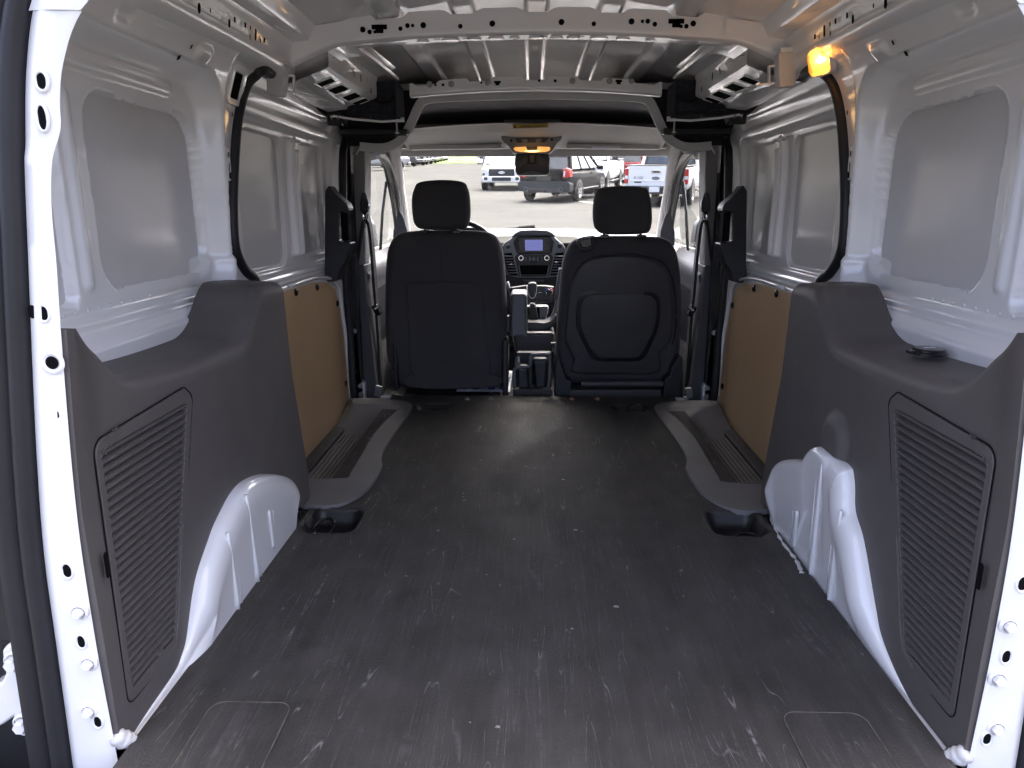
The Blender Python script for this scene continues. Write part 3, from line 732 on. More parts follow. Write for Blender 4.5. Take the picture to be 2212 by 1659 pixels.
# ---- roof: skin with pressed swages, rails, bows
ROOFY0, ROOFY1 = .80, 3.7
def roofz(x, y):
    z = 1.318-.085*(x/.70)**2+.0*(y)
    for c in (0, .2, .395): z -= .013*ss(.034, .024, abs(abs(x)-c))
    return z-.03*ss(3.0, 3.7, y)
m = MB(); m.grid(lambda u, v: (lerp(-.70, .70, u), lerp(ROOFY0, ROOFY1, v), roofz(lerp(-.70, .70, u), lerp(ROOFY0, ROOFY1, v))), 240, 40)
rf = m.obj('roof_skin', 'roof_primer', van, smooth=60, fix=False)
def bow(y, zc, drop, half, h, wy, holes, name='roof_bow', notch=True, endh=0):
    m = MB(); N = 96; prof_n = 9; v = []
    for i in range(N+1):
        x = lerp(-half, half, i/N); zb = zc-drop*(x/half)**2; tz = zb+h
        e = ss(half-.16, half-.02, abs(x)); zb -= endh*e; tz += .0
        nt_ = 0
        if notch:
            for c in (0, .2, .395): nt_ = max(nt_, ss(.048, .036, abs(abs(x)-c)))
        t2 = tz-.012*nt_
        v += [(x, y+wy+.012, zb+.014), (x, y+wy, zb+.002), (x, y+wy*.55, zb), (x, y+.010, zb-.001), (x, y+.002, zb+.004), (x, y, zb+.012), (x, y+.003, t2-.010), (x, y+.004, t2), (x, y+.022, t2+.003)]
    n = 9
    m.add(v, [(j*n+k, j*n+k+1, (j+1)*n+k+1, (j+1)*n+k) for j in range(N) for k in range(n-1)])
    b = m.obj(name, 'white_paint', van, smooth=40, fix=False)
    return b
b1 = bow(2.08, 1.236, .040, .690, .064, .085, None, endh=.020)
def bz(x): return 1.236-.040*(x/.69)**2
def B2(x, y): return (548.6+x*.2976, y*.2976)
def B3(x, y): return (1097.3+x*.2976, y*.2976)
def bowhole(q, y, rx, ry, sq=False, par=b1):
    p = U(*q, y=y-.001); hole_disc('punched_hole', (p.x, y-.0008, p.z), (0, -1, 0), rx, ry, parent=par, sq=sq)
for (f, x, y, r) in ((B2, 790, 215, .0075), (B2, 840, 232, .006), (B2, 877, 232, .0042), (B2, 1063, 208, .0058), (B2, 1114, 186, .0062), (B2, 1152, 186, .0045), (B2, 1229, 183, .0078), (B2, 1498, 191, .006), (B2, 1730, 171, .0078),
                     (B3, 388, 160, .0078), (B3, 623, 173, .006), (B3, 897, 156, .0078), (B3, 976, 155, .0045), (B3, 1015, 154, .0062), (B3, 1066, 176, .0062), (B3, 1257, 192, .0045), (B3, 1295, 191, .006), (B3, 1345, 171, .0075)):
    bowhole(f(x, y), 2.08, r, r)
for f, x, y in ((B2, 910, 200), (B3, 1222, 158)):
    bowhole(f(x, y-4), 2.08, .021, .006, True); bowhole(f(x, y+12), 2.08, .011, .010, True)
# bright underside flange of the bow with dimples
m = MB(); m.grid(lambda u, v: (lerp(-.36, .36, u), 2.084+.055*v, bz(lerp(-.36, .36, u))-.004), 30, 2); fl = m.obj('bow_flange', 'white_paint', b1, smooth=180, fix=False)
for i, x in enumerate([-.31, -.235, -.17, -.06, .0, .10, .17, .235, .31, -.11, .055]):
    m = MB(); r = (.018, .026, .020, .014, .022)[i % 5]; m.lathe([(r, 0), (r*.86, -.004), (r*.5, -.0045), (.001, -.0045)], n=20); o = m.obj('flange_dimple', 'white_paint', b1, smooth=40); o.location = (x, 2.112, bz(x)-.004); o.scale = (1, .8, 1)
for x in (-.19, .12, .02, -.27): hole_disc('punched_hole', (x, 2.098, bz(x)-.005), (0, 0, -1), .010, .004, parent=b1)
# bow end castings: gussets down to the pillars
for s in SIDES:
    m = MB(); N = 16
    def gus(u, v, s=s):
        x = lerp(.50, .705, u); zt = 1.300-.050*(x/.69)**2-.006+.0*u; zb = bz(x)-.004-.045*ss(.1, 1, u)
        t = v
        y = 2.076-.010*ss(.2, .9, u)+.0*t
        z = lerp(zb, zt, t)
        if t < .15: y += .018*(1-t/.15)**2
        return (s*x, y, z)
    m.grid(gus, 20, 16); g = m.obj('bow_gusset', 'white_paint', b1, smooth=60, fix=False)
    m = MB(); m.grid(lambda u, v: (s*lerp(.50, .705, u), 2.076-.010*ss(.2, .9, u)+.018+.14*v, bz(lerp(.50, .705, u))-.004-.045*ss(.1, 1, u)), 14, 4); m.obj('gusset_underside', 'white_paint', b1, smooth=60, fix=False)
    hole_disc('punched_hole', (s*.57, 2.13, bz(.57)-.022), (0, 0, -1), .012, .003, parent=b1)
b2 = bow(2.745, 1.192, .022, .455, .046, .06, None)
def b2z(x): return 1.192-.022*(x/.455)**2
for (f, x, y, r, w) in ((B2, 1275, 612, .011, 1), (B2, 1432, 610, .011, 1), (B2, 1698, 600, .011, 1), (B2, 1318, 618, .004, 0), (B2, 1372, 616, .005, 0), (B2, 1650, 600, .004, 0), (B2, 2070, 585, .0045, 0), (B2, 2188, 587, .005, 0),
                        (B3, 468, 588, .011, 1), (B3, 737, 588, .011, 1), (B3, 897, 588, .010, 1), (B3, 226, 585, .0045, 0), (B3, 343, 587, .0055, 0)):
    p = U(*f(x, y), y=2.744)
    if w:
        m = MB(); m.lathe([(r, 0), (r, -.0012), (r*.75, -.002), (r*.7, -.001), (r*.45, -.001), (r*.40, -.004), (.0005, -.004)], ax='y', n=18); o = m.obj('rivet', 'weld_spot', b2); o.location = (p.x, 2.7445, p.z)
    else: hole_disc('punched_hole', (p.x, 2.744, p.z), (0, -1, 0), r, r, parent=b2)
for f, x, y in ((B2, 1767, 600), (B3, 804, 592)):
    bowhole(f(x, y-4), 2.745, .012, .004, True, b2); bowhole(f(x, y+5), 2.745, .007, .007, True, b2)
# a third bow just behind the tailgate, at the top edge of the picture
b3 = bow(1.52, 1.262, .045, .66, .05, .07, None)
for s in SIDES:
    # side rail over the quarter panel: rounded lip, pierced face, notched flange
    prof = [(.700, 1.105), (.676, 1.118), (.668, 1.126), (.662, 1.134), (.6605, 1.142), (.664, 1.149), (.664, 1.153), (.6605, 1.158), (.655, 1.192), (.650, 1.200), (.640, 1.203), (.612, 1.207), (.607, 1.213), (.600, 1.230), (.590, 1.246)]
    ys = [.80, 1.0, 1.2, 1.4, 1.6, 1.8, 1.95, 2.03, 2.08, 2.10]
    m = MB(); n = len(prof)
    m.add([(s*(x+.004*ss(1.9, 2.1, y)), y, z+.012*ss(.9, 2.0, y)) for y in ys for x, z in prof], [(j*n+k, j*n+k+1, (j+1)*n+k+1, (j+1)*n+k) for j in range(len(ys)-1) for k in range(n-1)])
    rl = m.obj('roof_rail', 'white_paint', van, smooth=40, fix=False)
    for (cx_, cy_, rx, ry, sq) in ((1230, 50, .0065, .010, 0), (1300, 65, .0028, .0045, 0), (1418, 145, .006, .009, 0), (1452, 122, .005, .0055, 1), (1518, 156, .005, .0055, 1), (1550, 172, .003, .005, 0), (1583, 215, .006, .013, 0), (1548, 232, .003, .006, 0), (1613, 252, .003, .005, 0), (1637, 249, .0055, .0055, 1)):
        p = U(*C1(cx_, cy_), x=-.657)
        hole_disc('punched_hole', (s*.6552, p.y, p.z), (-s, 0, -.12), rx, ry, parent=rl, sq=bool(sq), t=.0012)
    for i in range(5):
        y = 1.30+i*.16; m = MB(); m.tube(smooth_path([(s*.642, y-.05, 1.214), (s*.634, y-.02, 1.211), (s*.626, y+.01, 1.215), (s*.616, y+.05, 1.219)], 4), .0016, 6); m.obj('flange_ripple', 'white_paint', rl, smooth=180)
    # box rail over the sliding door, with rectangular openings beneath
    prof = [(.745, 1.112), (.675, 1.118), (.650, 1.128), (.585, 1.150), (.573, 1.158), (.571, 1.168), (.571, 1.205), (.566, 1.222), (.545, 1.232), (.50, 1.252)]
    ys = [2.10, 2.2, 2.35, 2.5, 2.58, 2.61]
    m = MB(); n = len(prof)
    m.add([(s*(x-.03*ss(2.2, 2.76, y)), y, z-.012*ss(2.2, 2.8, y)) for y in ys for x, z in prof], [(j*n+k, j*n+k+1, (j+1)*n+k+1, (j+1)*n+k) for j in range(len(ys)-1) for k in range(n-1)])
    br = m.obj('door_rail', 'white_paint', van, smooth=30, fix=False)
    def on(y, t):   # point on the sloped underside
        x = lerp(.585, .650, t)-.03*ss(2.2, 2.76, y); z = lerp(1.150, 1.128, t)-.012*ss(2.2, 2.8, y); return Vector((s*x, y, z-.0016))
    for (y0, y1) in ((2.195, 2.255), (2.305, 2.385), (2.435, 2.51), (2.54, 2.59)):
        a, b, c, e = on(y0, .12), on(y1, .12), on(y1, .85), on(y0, .85)
        m = MB(); m.add([a, b, c, e], [(0, 1, 2, 3)]); m.obj('rail_opening', 'hole_dark', br, smooth=0, fix=False)
        m = MB(); m.tube([a, b, c, e], .0022, 6, closed=True); m.obj('opening_lip', 'white_paint', br)
    def onf(y, z, rx, ry, sq, roll=0): 
        x = .571-.03*ss(2.2, 2.76, y)-.0012; hole_disc('punched_hole', (s*x, y, z), (-s, 0, 0), rx, ry, parent=br, sq=sq, roll=roll)
    onf(2.36, 1.185, .0035, .013, False, .5); onf(2.43, 1.182, .0055, .012, False); onf(2.535, 1.160, .006, .008, True); onf(2.50, 1.188, .002, .003, False); onf(2.545, 1.188, .002, .003, False)
    # inner gutter strip beside the skin
    m = MB(); m.sweep([(s*.535, 2.12, 1.236), (s*.515, 2.4, 1.232), (s*.495, 2.70, 1.222)], [(-.010, -.004), (.010, -.004), (.012, .006), (-.012, .006)]); m.obj('gutter_strip', 'white_paint', br, bevel=.001)
    # white plastic guide cover hanging at the door corner
    gc = U(1697 if s > 0 else 600, 150 if s > 0 else 170, y=2.02)
    m = MB(); m.prism(rpoly([(-.024, -.045), (.020, -.045), (.026, .040), (-.026, .040)], .008, 4), 'y', -.016, .016); o = m.obj('guide_cover', 'white_plastic', van, bevel=.004, seg=3)
    o.location = gc; o.rotation_euler = (0, R(-6*s), R(8*s)); 
    m = MB(); m.box((0, 0, .046), (.036, .02, .012)); m.box((-s*.034, .01, .012), (.016, .012, .004)); m.box((-s*.041, .01, -.012), (.003, .012, .05)); m.box((-s*.055, .07, -.030), (.05, .14, .004)); q = m.obj('guide_bracket', 'white_paint', o, bevel=.001)
    # moulded foam block at the front end of the rail
    m = MB(); N1, N2 = 36, 22
    fx0, fx1 = .485, .67
    def foam(u, v, s=s):
        x = lerp(fx0, .685, u); z0 = 1.090+.012*u; z1 = 1.205-.075*ss(.5, .72, u)
        z = lerp(z0, z1, v); y = 2.60
        d = math.hypot((x-.525)/.055, (z-1.19)/.065); y += .045*ss(1.0, .75, d)
        y -= .028*ss(.595, .61, x)*ss(.65, .64, x)
        y += .02*(1-ss(0, .08, v))+.02*(1-ss(0, .08, 1-v))
        return (s*x, y, z)
    m.grid(foam, N1, N2)
    m.prism([(fx0, 1.09), (.685, 1.102), (.685, 1.12), (.61, 1.135), (.58, 1.205), (fx0, 1.205)], 'y', 2.635, 2.80) if s > 0 else m.prism([(-fx0, 1.09), (-.685, 1.102), (-.685, 1.12), (-.61, 1.135), (-.58, 1.205), (-fx0, 1.205)], 'y', 2.635, 2.80)
    m.obj('foam_block', 'foam_black', van, smooth=40, fix=False)
    m = MB(); m.tube([(s*.70, 2.60, 1.088), (s*.64, 2.64, 1.082), (s*.55, 2.68, 1.078), (s*.475, 2.70, 1.084)], .004, 6, flat=.3); m.box((s*.488, 2.72, 1.088), (.03, .01, .016)); m.obj('foam_bracket', 'white_paint', van)
    m = MB(); m.tube([(s*.505, 2.74, 1.085), (s*.505, 2.74, 1.045)], .0035, 8); m.lathe([(.008, 0), (.008, .004)], (s*.505, 2.74, 1.043), n=10); m.obj('hanger_bolt', 'zinc_bolt', van)
# ---- sliding side doors
def C4(x, y): return (713+x*.1984, 603.5+y*.1984)      # more crops
def C5(x, y): return (713+x*.1984, 329.2+y*.1984)
def mir(p, s): return Vector((-p.x*s if s > 0 else p.x, p.y, p.z))   # left-hand measurement -> either side
base_d = [(-.20, .800), (.30, .802), (.52, .796), (.60, .790), (1.00, .778), (1.06, .760), (1.10, .742), (1.17, .715)]
DB = ((2.005, 2.350, .600, .992, .05), (2.515, 2.795, .615, .995, .035))
def door_x(y, z):
    x = sinterp(base_d, z)
    d = sdrr(y, z, 1.90, 2.86, .575, 1.025, .06); x += .024*ss(.003, -.010, d)
    for (a, b, c, e, r) in DB:
        w = sdrr(y, z, a, b, c, e, r); x += .016*ss(.003, -.003, w)
    for (a, b) in ((2.412, .011), (2.462, .008)):
        g = sdrr(y, z, a-b, a+b, .62, .995 if b > .01 else .97, .008); x -= .026*ss(.005, -.007, g)
    g = sdrr(y, z, 1.80, 2.78, 1.050, 1.088, .012); x += .012*ss(.005, -.008, g)
    g = sdrr(y, z, 1.80, 2.62, 1.012, 1.022, .005); x -= .006*ss(.005, -.004, g)
    for zz in (.548, .562): x -= .006*ss(.006, .001, abs(z-zz))
    x -= .016*ss(.536, .524, z)
    return x
board_px = [C2(1790, 225), C2(1950, 178), C2(2040, 180), C2(2085, 220), C2(2105, 300), C2(2135, 500), C2(2165, 830), C2(2175, 960), C2(2155, 1040), C2(2090, 1120), C2(1965, 1290), C2(1700, 1500), C2(1500, 1300), C2(1500, 350)]
for s in SIDES:
    dr = empty('sliding_door', parent=van); dr['label'] = 'closed '+('left' if s < 0 else 'right')+' sliding door with hardboard lining and blanked windows'
    NY, NZ = 250, 280
    ys = [lerp(1.82, 2.96, i/NY) for i in range(NY+1)]; zs = [lerp(-.19, 1.17, i/NZ) for i in range(NZ+1)]
    m = MB(); w = NY+1; m.add([(s*door_x(y, z), y, z) for z in zs for y in ys], [(j*w+i, j*w+i+1, (j+1)*w+i+1, (j+1)*w+i) for j in range(NZ) for i in range(NY)])
    m.obj('door_shell', 'white_paint', dr, smooth=180, fix=False)
    for (a, b, c, e, r) in DB:
        pl = rpoly([(a+.002, c+.002), (b-.002, c+.002), (b-.002, e-.002), (a+.002, e-.002)], r, 7); n = len(pl); vv = []; cy_, cz_ = (a+b)/2, (c+e)/2
        for q in range(6):
            t = 1-q/5*.98
            for (y, z) in pl:
                yy, zz = cy_+(y-cy_)*t, cz_+(z-cz_)*t; vv.append((s*(sinterp(base_d, zz)+.0385+.0012*math.sin(8*yy+6*zz)), yy, zz))
        m = MB(); m.add(vv, [(q*n+i, q*n+(i+1) % n, (q+1)*n+(i+1) % n, (q+1)*n+i) for q in range(5) for i in range(n)]+[tuple(range(5*n, 6*n))])
        m.obj('window_blank', 'primer_skin', dr, smooth=180, fix=False)
    m = MB(); m.box((s*.788, 2.437, .992), (.004, .10, .012)); m.box((s*.786, 2.425, .999), (.004, .022, .014)); m.obj('bar_bracket', 'white_paint', dr, bevel=.001)
    # hardboard lining with clips
    bp = [U(*q, x=-.772) for q in board_px]; po = [(p.y, p.z) for p in bp]
    m = MB(); m.prism(po, 'x', s*.776, s*.771); hb = m.obj('hardboard_panel', 'hardboard', dr, smooth=0, bevel=.001)
    cl = MB(); cl.lathe([(.0125, 0), (.0125, -.003), (.009, -.006), (.006, -.0065), (.0055, -.004), (.0004, -.004)], ax='x', n=16); cm = cl.mesh('clip', 'gloss_black')
    for q in ((1840, 238), (1972, 206), (2098, 308), (2150, 808), (2070, 1142)):
        p = U(*C2(*q), x=-.770); inst(cm, 'lining_clip', dr, (s*.7708, p.y, p.z), scale=(s, 1, 1))
    # white rim of the door round the lining
    rim = [C2(1800, 200), C2(1960, 150), C2(2050, 152), C2(2100, 195), C2(2120, 300), C2(2150, 500), C2(2180, 830), C2(2190, 970), C2(2168, 1055), C2(2105, 1135), C2(1980, 1310), C2(1900, 1400)]
    m = MB(); m.tube(smooth_path([mir(U(*q, x=-.768), s) for q in rim], 5), .0065, 8); m.obj('door_flange', 'white_paint', dr, smooth=180)
    # black latch housing at the front edge
    ob = [U(*C5(*q), x=-.745) for q in ((-40, 400), (0, 360), (30, 365), (75, 440), (195, 560), (215, 620), (185, 650), (105, 655), (105, 960), (235, 975), (235, 1000), (170, 1200), (130, 1265), (105, 1390), (-60, 1405))]
    yz = [(p.y, p.z) for p in ob]
    m = MB(); lt = [C5(0, 360), C5(60, 440), C5(195, 560), C5(218, 615), C5(205, 640), C5(110, 655), C5(105, 960), C5(215, 975), C5(238, 985), C5(180, 1190), C5(130, 1262), C5(100, 1390), C5(10, 1405), C5(-45, 1390), C5(-40, 420)]
    Lp = [U(*q, y=2.70) for q in lt]
    m.prism([(s*abs(p.x), p.z) for p in Lp], 'y', 2.68, 2.76); m.obj('latch_cover', 'black_plastic', dr, bevel=.007, seg=3, smooth=40)
    m = MB(); a, b = U(*C5(108, 655), y=2.68), U(*C5(205, 960), y=2.68); m.box((s*abs((a.x+b.x)/2), 2.705, (a.z+b.z)/2), (abs(a.x-b.x), .05, abs(a.z-b.z))); m.obj('latch_recess', 'hole_dark', dr, bevel=.002)
    # upper roller bracket
    ub = U(*C1(2085, 735), y=2.66); m = MB(); m.box((s*abs(ub.x), 2.66, ub.z), (.055, .03, .05)); m.box((s*(abs(ub.x)-.06), 2.70, ub.z+.012), (.12, .02, .018)); rb = m.obj('roller_bracket', 'black_plastic', dr, bevel=.005)
    for dx in (.008, -.014):
        m = MB(); m.tube([(s*(abs(ub.x)+dx), 2.645, ub.z-.004), (s*(abs(ub.x)+dx-.012), 2.60, ub.z-.002)], .0045, 8); m.obj('stud', 'zinc_bolt', dr)
    # opening seal
    tp = [C1(1600, 150), C1(1500, 90)]
    P = [Vector((s*abs(p.x), p.y, p.z)) for p in SEAL]
    P += [Vector((s*.752, 2.30, 1.128)), Vector((s*.748, 2.60, 1.112)), Vector((s*.745, 2.80, 1.100)), Vector((s*.745, 2.90, 1.080)), Vector((s*.748, 2.955, 1.035))]
    P += [mir(U(*q, x=-.752), s) for q in ((741, 330), (741, 430), (743, 520), (747, 610), (756, 720), (763, 840), (769, 885), (764, 920), (742, 955), (710, 990), (680, 1022))]
    P += [Vector((s*.765, 1.98, -.10)), Vector((s*.765, 1.90, -.05)), Vector((s*.765, 1.86, .1)), Vector((s*.76, 1.855, .35)), Vector((s*.757, 1.90, .55))]
    m = MB(); m.tube(smooth_path(P, 6, closed=True), .0135, 10, closed=True, flat=1.15); m.obj('door_seal', 'rubber_seal', van, smooth=180)
    # ---- step well inside the sliding door
    stp = empty('entry_step', parent=van); stp['label'] = 'grey plastic entry step, '+('left' if s < 0 else 'right')+' side door'
    inner = [U(*q, z=.004) for q in ((652, 1092), (700, 1096), (745, 1088), (790, 1062), (815, 1030), (826, 1008), (824, 990), (832, 968), (850, 940), (872, 910), (886, 890), (890, 876), (872, 868), (824, 862))]
    IN = [(abs(p.x), p.y) for p in smooth_path(inner, 4)]
    outer = [(.640, 1.80), (.665, 1.87), (.66, 1.93), (.60, 1.940), (.548, 1.950), (.548, 2.0), (.552, 2.15), (.558, 2.37), (.545, 2.55), (.525, 2.70), (.535, 2.735), (.60, 2.74), (.72, 2.76), (.76, 2.84)]
    OU = [(p.x, p.y) for p in smooth_path([(a, b, 0) for a, b in outer], 6)]
    nI = len(IN)
    def at_(P, t):
        i = t*(len(P)-1); k_ = min(int(i), len(P)-2); f = i-k_; return (lerp(P[k_][0], P[k_+1][0], f), lerp(P[k_][1], P[k_+1][1], f))
    def stf(u, v, s=s):
        a = at_(IN, u); b = at_(OU, u)
        t = (v-.12)/.76
        if v < .12: return (s*a[0], a[1], lerp(-.006, .007, v/.12))
        if v > .88: return (s*b[0], b[1], lerp(.008, .003, (v-.88)/.12))
        return (s*lerp(a[0], b[0], t), lerp(a[1], b[1], t), .0085)
    m = MB(); m.grid(stf, 80, 8); m.obj('step_surround', 'step_plastic', stp, smooth=40, fix=False)
    rp = [mir(U(*q, z=-.075), s) for q in ((690, 1043), (751, 1043), (805, 944), (767, 942))]
    # risers from the surround down to the tread
    tz = -.060
    tread_in = [(.640, 1.80), (.665, 1.87), (.66, 1.93), (.60, 1.945), (.555, 1.955), (.555, 2.0), (.558, 2.15), (.566, 2.37), (.572, 2.50), (.578, 2.545), (.59, 2.555), (.63, 2.555), (.72, 2.56), (.76, 2.56)]
    TI = [(p.x, p.y) for p in smooth_path([(a, b, 0) for a, b in tread_in], 7)]
    m = MB(); m.grid(lambda u, v: (lambda a, b: (s*lerp(a[0], b[0], ss(0, 1, v)), lerp(a[1], b[1], v), lerp(.010, tz, v)))(at_(OU, u), at_(TI, u)), 60, 8); m.obj('step_riser', 'step_plastic', stp, smooth=60, fix=False)
    m = MB(); m.box((s*.655, 2.25, tz-.006), (.22, .72, .01)); m.obj('step_tread', 'black_plastic', stp)
    m0 = MB(); m0.sweep([(0, 1.97, 0), (0, 2.55, 0)], [(-.0060, 0), (.0060, 0), (.0056, .005), (-.0056, .005)]); tm = m0.mesh('tread_rib', 'step_plastic', smooth=0)
    for i in range(12): inst(tm, 'tread_rib', stp, (s*(.552+i*.0150), 0, tz))
    m = MB(); m.box((s*.748, 2.35, tz+.000), (.05, 1.1, .03)); m.box((s*.79, 2.4, tz-.02), (.1, 1.2, .06)); m.obj('door_sill', 'rubber_seal', stp, bevel=.006)
    # ---- B pillar
    bp_ = empty('door_pillar', parent=van)
    q = [U(*c, y=3.07) for c in ((752, 300), (760, 300), (760, 560), (757, 610), (762, 690), (772, 709), (781, 820), (788, 830), (790, 868), (772, 868), (766, 800), (754, 620))]
    m = MB(); m.prism([(s*abs(p.x), p.z) for p in q], 'y', 3.06, 3.12); pf = m.obj('pillar_flange', 'white_paint', bp_, bevel=.002)
    for c in (C4(262, 565), C4(330, 1160), C4(337, 1255)):
        p = U(*c, y=3.058); m = MB(); m.lathe([(.0125, 0), (.0115, -.002), (.007, -.0025), (.0065, -.005), (.004, -.005), (.004, -.002), (.0004, -.002)], ax='y', n=16); o = m.obj('pillar_bolt', 'weld_spot', bp_); o.location = (s*abs(p.x), 3.0595, p.z)
    hole_disc('punched_hole', (s*abs(U(*C4(302, 1003), y=3.06).x), 3.059, U(*C4(302, 1003), y=3.06).z), (0, -1, 0), .005, .005, parent=bp_)
    def pil(name, pts, y0, y1, mt, bv=.006):
        q = [U(*c, y=y0) for c in pts]; m = MB(); m.prism([(s*abs(p.x), p.z) for p in q], 'y', y0, y1); return m.obj(name, mt, bp_, bevel=bv, seg=3)
    pil('upper_trim', ((760, 300), (788, 300), (789, 380), (787, 470), (786, 572), (757, 572), (760, 430)), 3.10, 3.22, 'pillar_grey')
    pil('lower_trim', ((757, 572), (786, 572), (790, 620), (798, 700), (808, 790), (817, 868), (789, 868), (786, 828), (780, 815), (772, 706), (764, 690)), 3.095, 3.24, 'pillar_dark')
    m = MB(); m.box((s*.80, 3.12, .5), (.08, .12, 1.3)); m.obj('pillar_core', 'rubber_seal', bp_)
    m = MB(); m.box((s*abs(U(756, 448, y=3.05).x), 3.055, U(756, 448, y=3.05).z), (.014, .02, .055)); m.obj('striker_block', 'black_plastic', bp_, bevel=.002)
    # ---- front seat belt
    belt = empty('seat_belt', parent=van)
    def T(c, y): return mir(U(*c, y=y), s)
    g = [C5(375, 435), C5(350, 445), C5(332, 580), C5(335, 640), C5(405, 665), C5(422, 590), C5(420, 540), C5(385, 480)]
    m = MB(); m.prism([(s*abs(U(*c, y=3.09).x), U(*c, y=3.09).z) for c in g], 'y', 3.075, 3.115); m.obj('belt_guide_cover', 'black_plastic', belt, bevel=.004, seg=3)
    m = MB(); m.tube(smooth_path([T(C5(375, 440), 3.07), T(C5(400, 510), 3.07), T(C5(418, 575), 3.07), T(C5(405, 650), 3.07)], 5), .004, 6); m.obj('guide_edge', 'chrome', belt)
    m = MB(); m.tube(smooth_path([T(C5(355, 665), 3.09), T(C5(395, 680), 3.08), T(C5(400, 715), 3.08), T(C5(370, 740), 3.09)], 5, closed=True), .0045, 6, closed=True); m.obj('guide_loop', 'chrome', belt)
    def web(pts, nm='webbing'):
        P = smooth_path(pts, 6); m = MB(); m.sweep(P, [(-.006, -.022), (.006, -.022), (.0075, .022), (-.0045, .022)], up=(0, 1, .1)); return m.obj(nm, 'belt_web', belt, smooth=40)
    web([T(C5(395, 705), 3.10), T(C5(430, 800), 3.12), T(C5(460, 1100), 3.14), T(C5(490, 1500), 3.16), T(C4(515, 400), 3.17), T(C4(540, 800), 3.18), T(C4(565, 1190), 3.18)])
    web([T(C5(370, 740), 3.10), T(C5(345, 900), 3.105), T(C5(300, 1220), 3.11)], 'retractor_webbing')
    m = MB(); p = T(C4(510, 330), 3.15); m.box(p, (.030, .03, .05), Matrix.Rotation(R(25*s), 3, 'Y')); m.obj('tongue', 'gloss_black', belt, bevel=.006)
    m = MB(); m.tube([T(C4(490, 330), 3.12), T(C4(545, 290), 3.12)], .006, 8); m.obj('tongue_chrome', 'chrome', belt)
    m = MB(); p = T(C4(525, 1215), 3.10); m.box(p, (.03, .02, .05), Matrix.Rotation(R(-10*s), 3, 'Y')); m.obj('anchor', 'pillar_grey', belt, bevel=.004)
# ---- outer sheet metal that closes the body
m = MB()
for s in SIDES:
    m.box((s*.875, 1.98, .40), (.01, 2.24, 1.66))
m.obj('body_side', 'white_paint', van)
m = MB(); m.box((0, 2.25, 1.365), (1.5, 2.9, .01)); m.obj('roof_outer', 'white_paint', van)
for s in SIDES:
    m = MB(); m.add([(s*.88, .86, 1.22), (s*.88, 3.7, 1.22), (s*.74, 3.7, 1.37), (s*.74, .86, 1.37)], [(0, 1, 2, 3)]); m.obj('cant_rail', 'white_paint', van, smooth=0, fix=False)
    m = MB(); m.add([(s*.70, .985, -.3), (s*.88, .985, -.3), (s*.88, .985, 1.22), (s*.76, .985, 1.36), (s*.76, .985, 1.1), (s*.79, .985, .6)], [(0, 1, 2, 3, 4, 5)]); m.obj('pillar_outer', 'white_paint', van, smooth=0, fix=False)
m = MB(); m.box((0, 2.6, -.33), (1.74, 4.3, .02)); m.box((0, .885, -.2), (1.36, .02, .25)); m.obj('underbody', 'black_plastic', van)
m = MB(); m.add([(-.75, .90, 1.10), (.75, .90, 1.10), (.75, .90, 1.36), (-.75, .90, 1.36)], [(0, 1, 2, 3)]); m.obj('rear_header_outer', 'white_paint', van, smooth=0, fix=False)
# rear bumper and the left door hinge beyond the seal
m = MB(); m.prism(rpoly([(.70, -.16), (.862, -.16), (.862, -.10), (.84, -.06), (.72, -.06)], .02, 4), 'x', -.95, .95); m.obj('rear_bumper', 'black_plastic', van, bevel=.006)
hg = empty('door_hinge', parent=van)
def HB(x, y): return (x*.2724, 1206.9+y*.2724)
hp = [U(*HB(*q), y=.90) for q in ((45, 700), (90, 650), (190, 640), (230, 760), (240, 1000), (262, 1250), (265, 1385), (200, 1380), (150, 1340), (135, 1230), (60, 1285), (-60, 1340), (-80, 1010), (40, 950), (75, 880), (55, 800))]
m = MB(); m.prism([(p.x, p.z) for p in hp], 'y', .89, .925); m.obj('hinge_arm', 'white_paint', hg, bevel=.008, seg=3)
for q in ((140, 800), (210, 1290)):
    p = U(*HB(*q), y=.89); m = MB(); m.lathe([(.017, 0), (.017, -.004), (.014, -.006)], ax='y', n=18, cap=False); m.lathe([(.0105, -.004), (.0105, -.014), (.009, -.016), (.0003, -.016)], ax='y', n=6, cap=False); o = m.obj('hinge_bolt', 'white_paint', hg, smooth=30); o.location = (p.x, .888, p.z)
m = MB(); m.box((-.80, .93, .30), (.06, .02, .30)); m.box((-.80, .95, .1), (.16, .02, .5)); m.obj('hinge_pocket', 'black_plastic', hg, bevel=.004)
m = MB()
for z in (.355, .325, .285): m.box((-.755, .905, z), (.10, .03, .018))
m.box((-.745, .90, .39), (.03, .03, .05)); m.obj('check_strap', 'black_plastic', hg, bevel=.004)
m = MB(); m.box((-.77, .93, .52), (.05, .02, .34)); m.obj('door_edge', 'white_paint', hg, bevel=.01)

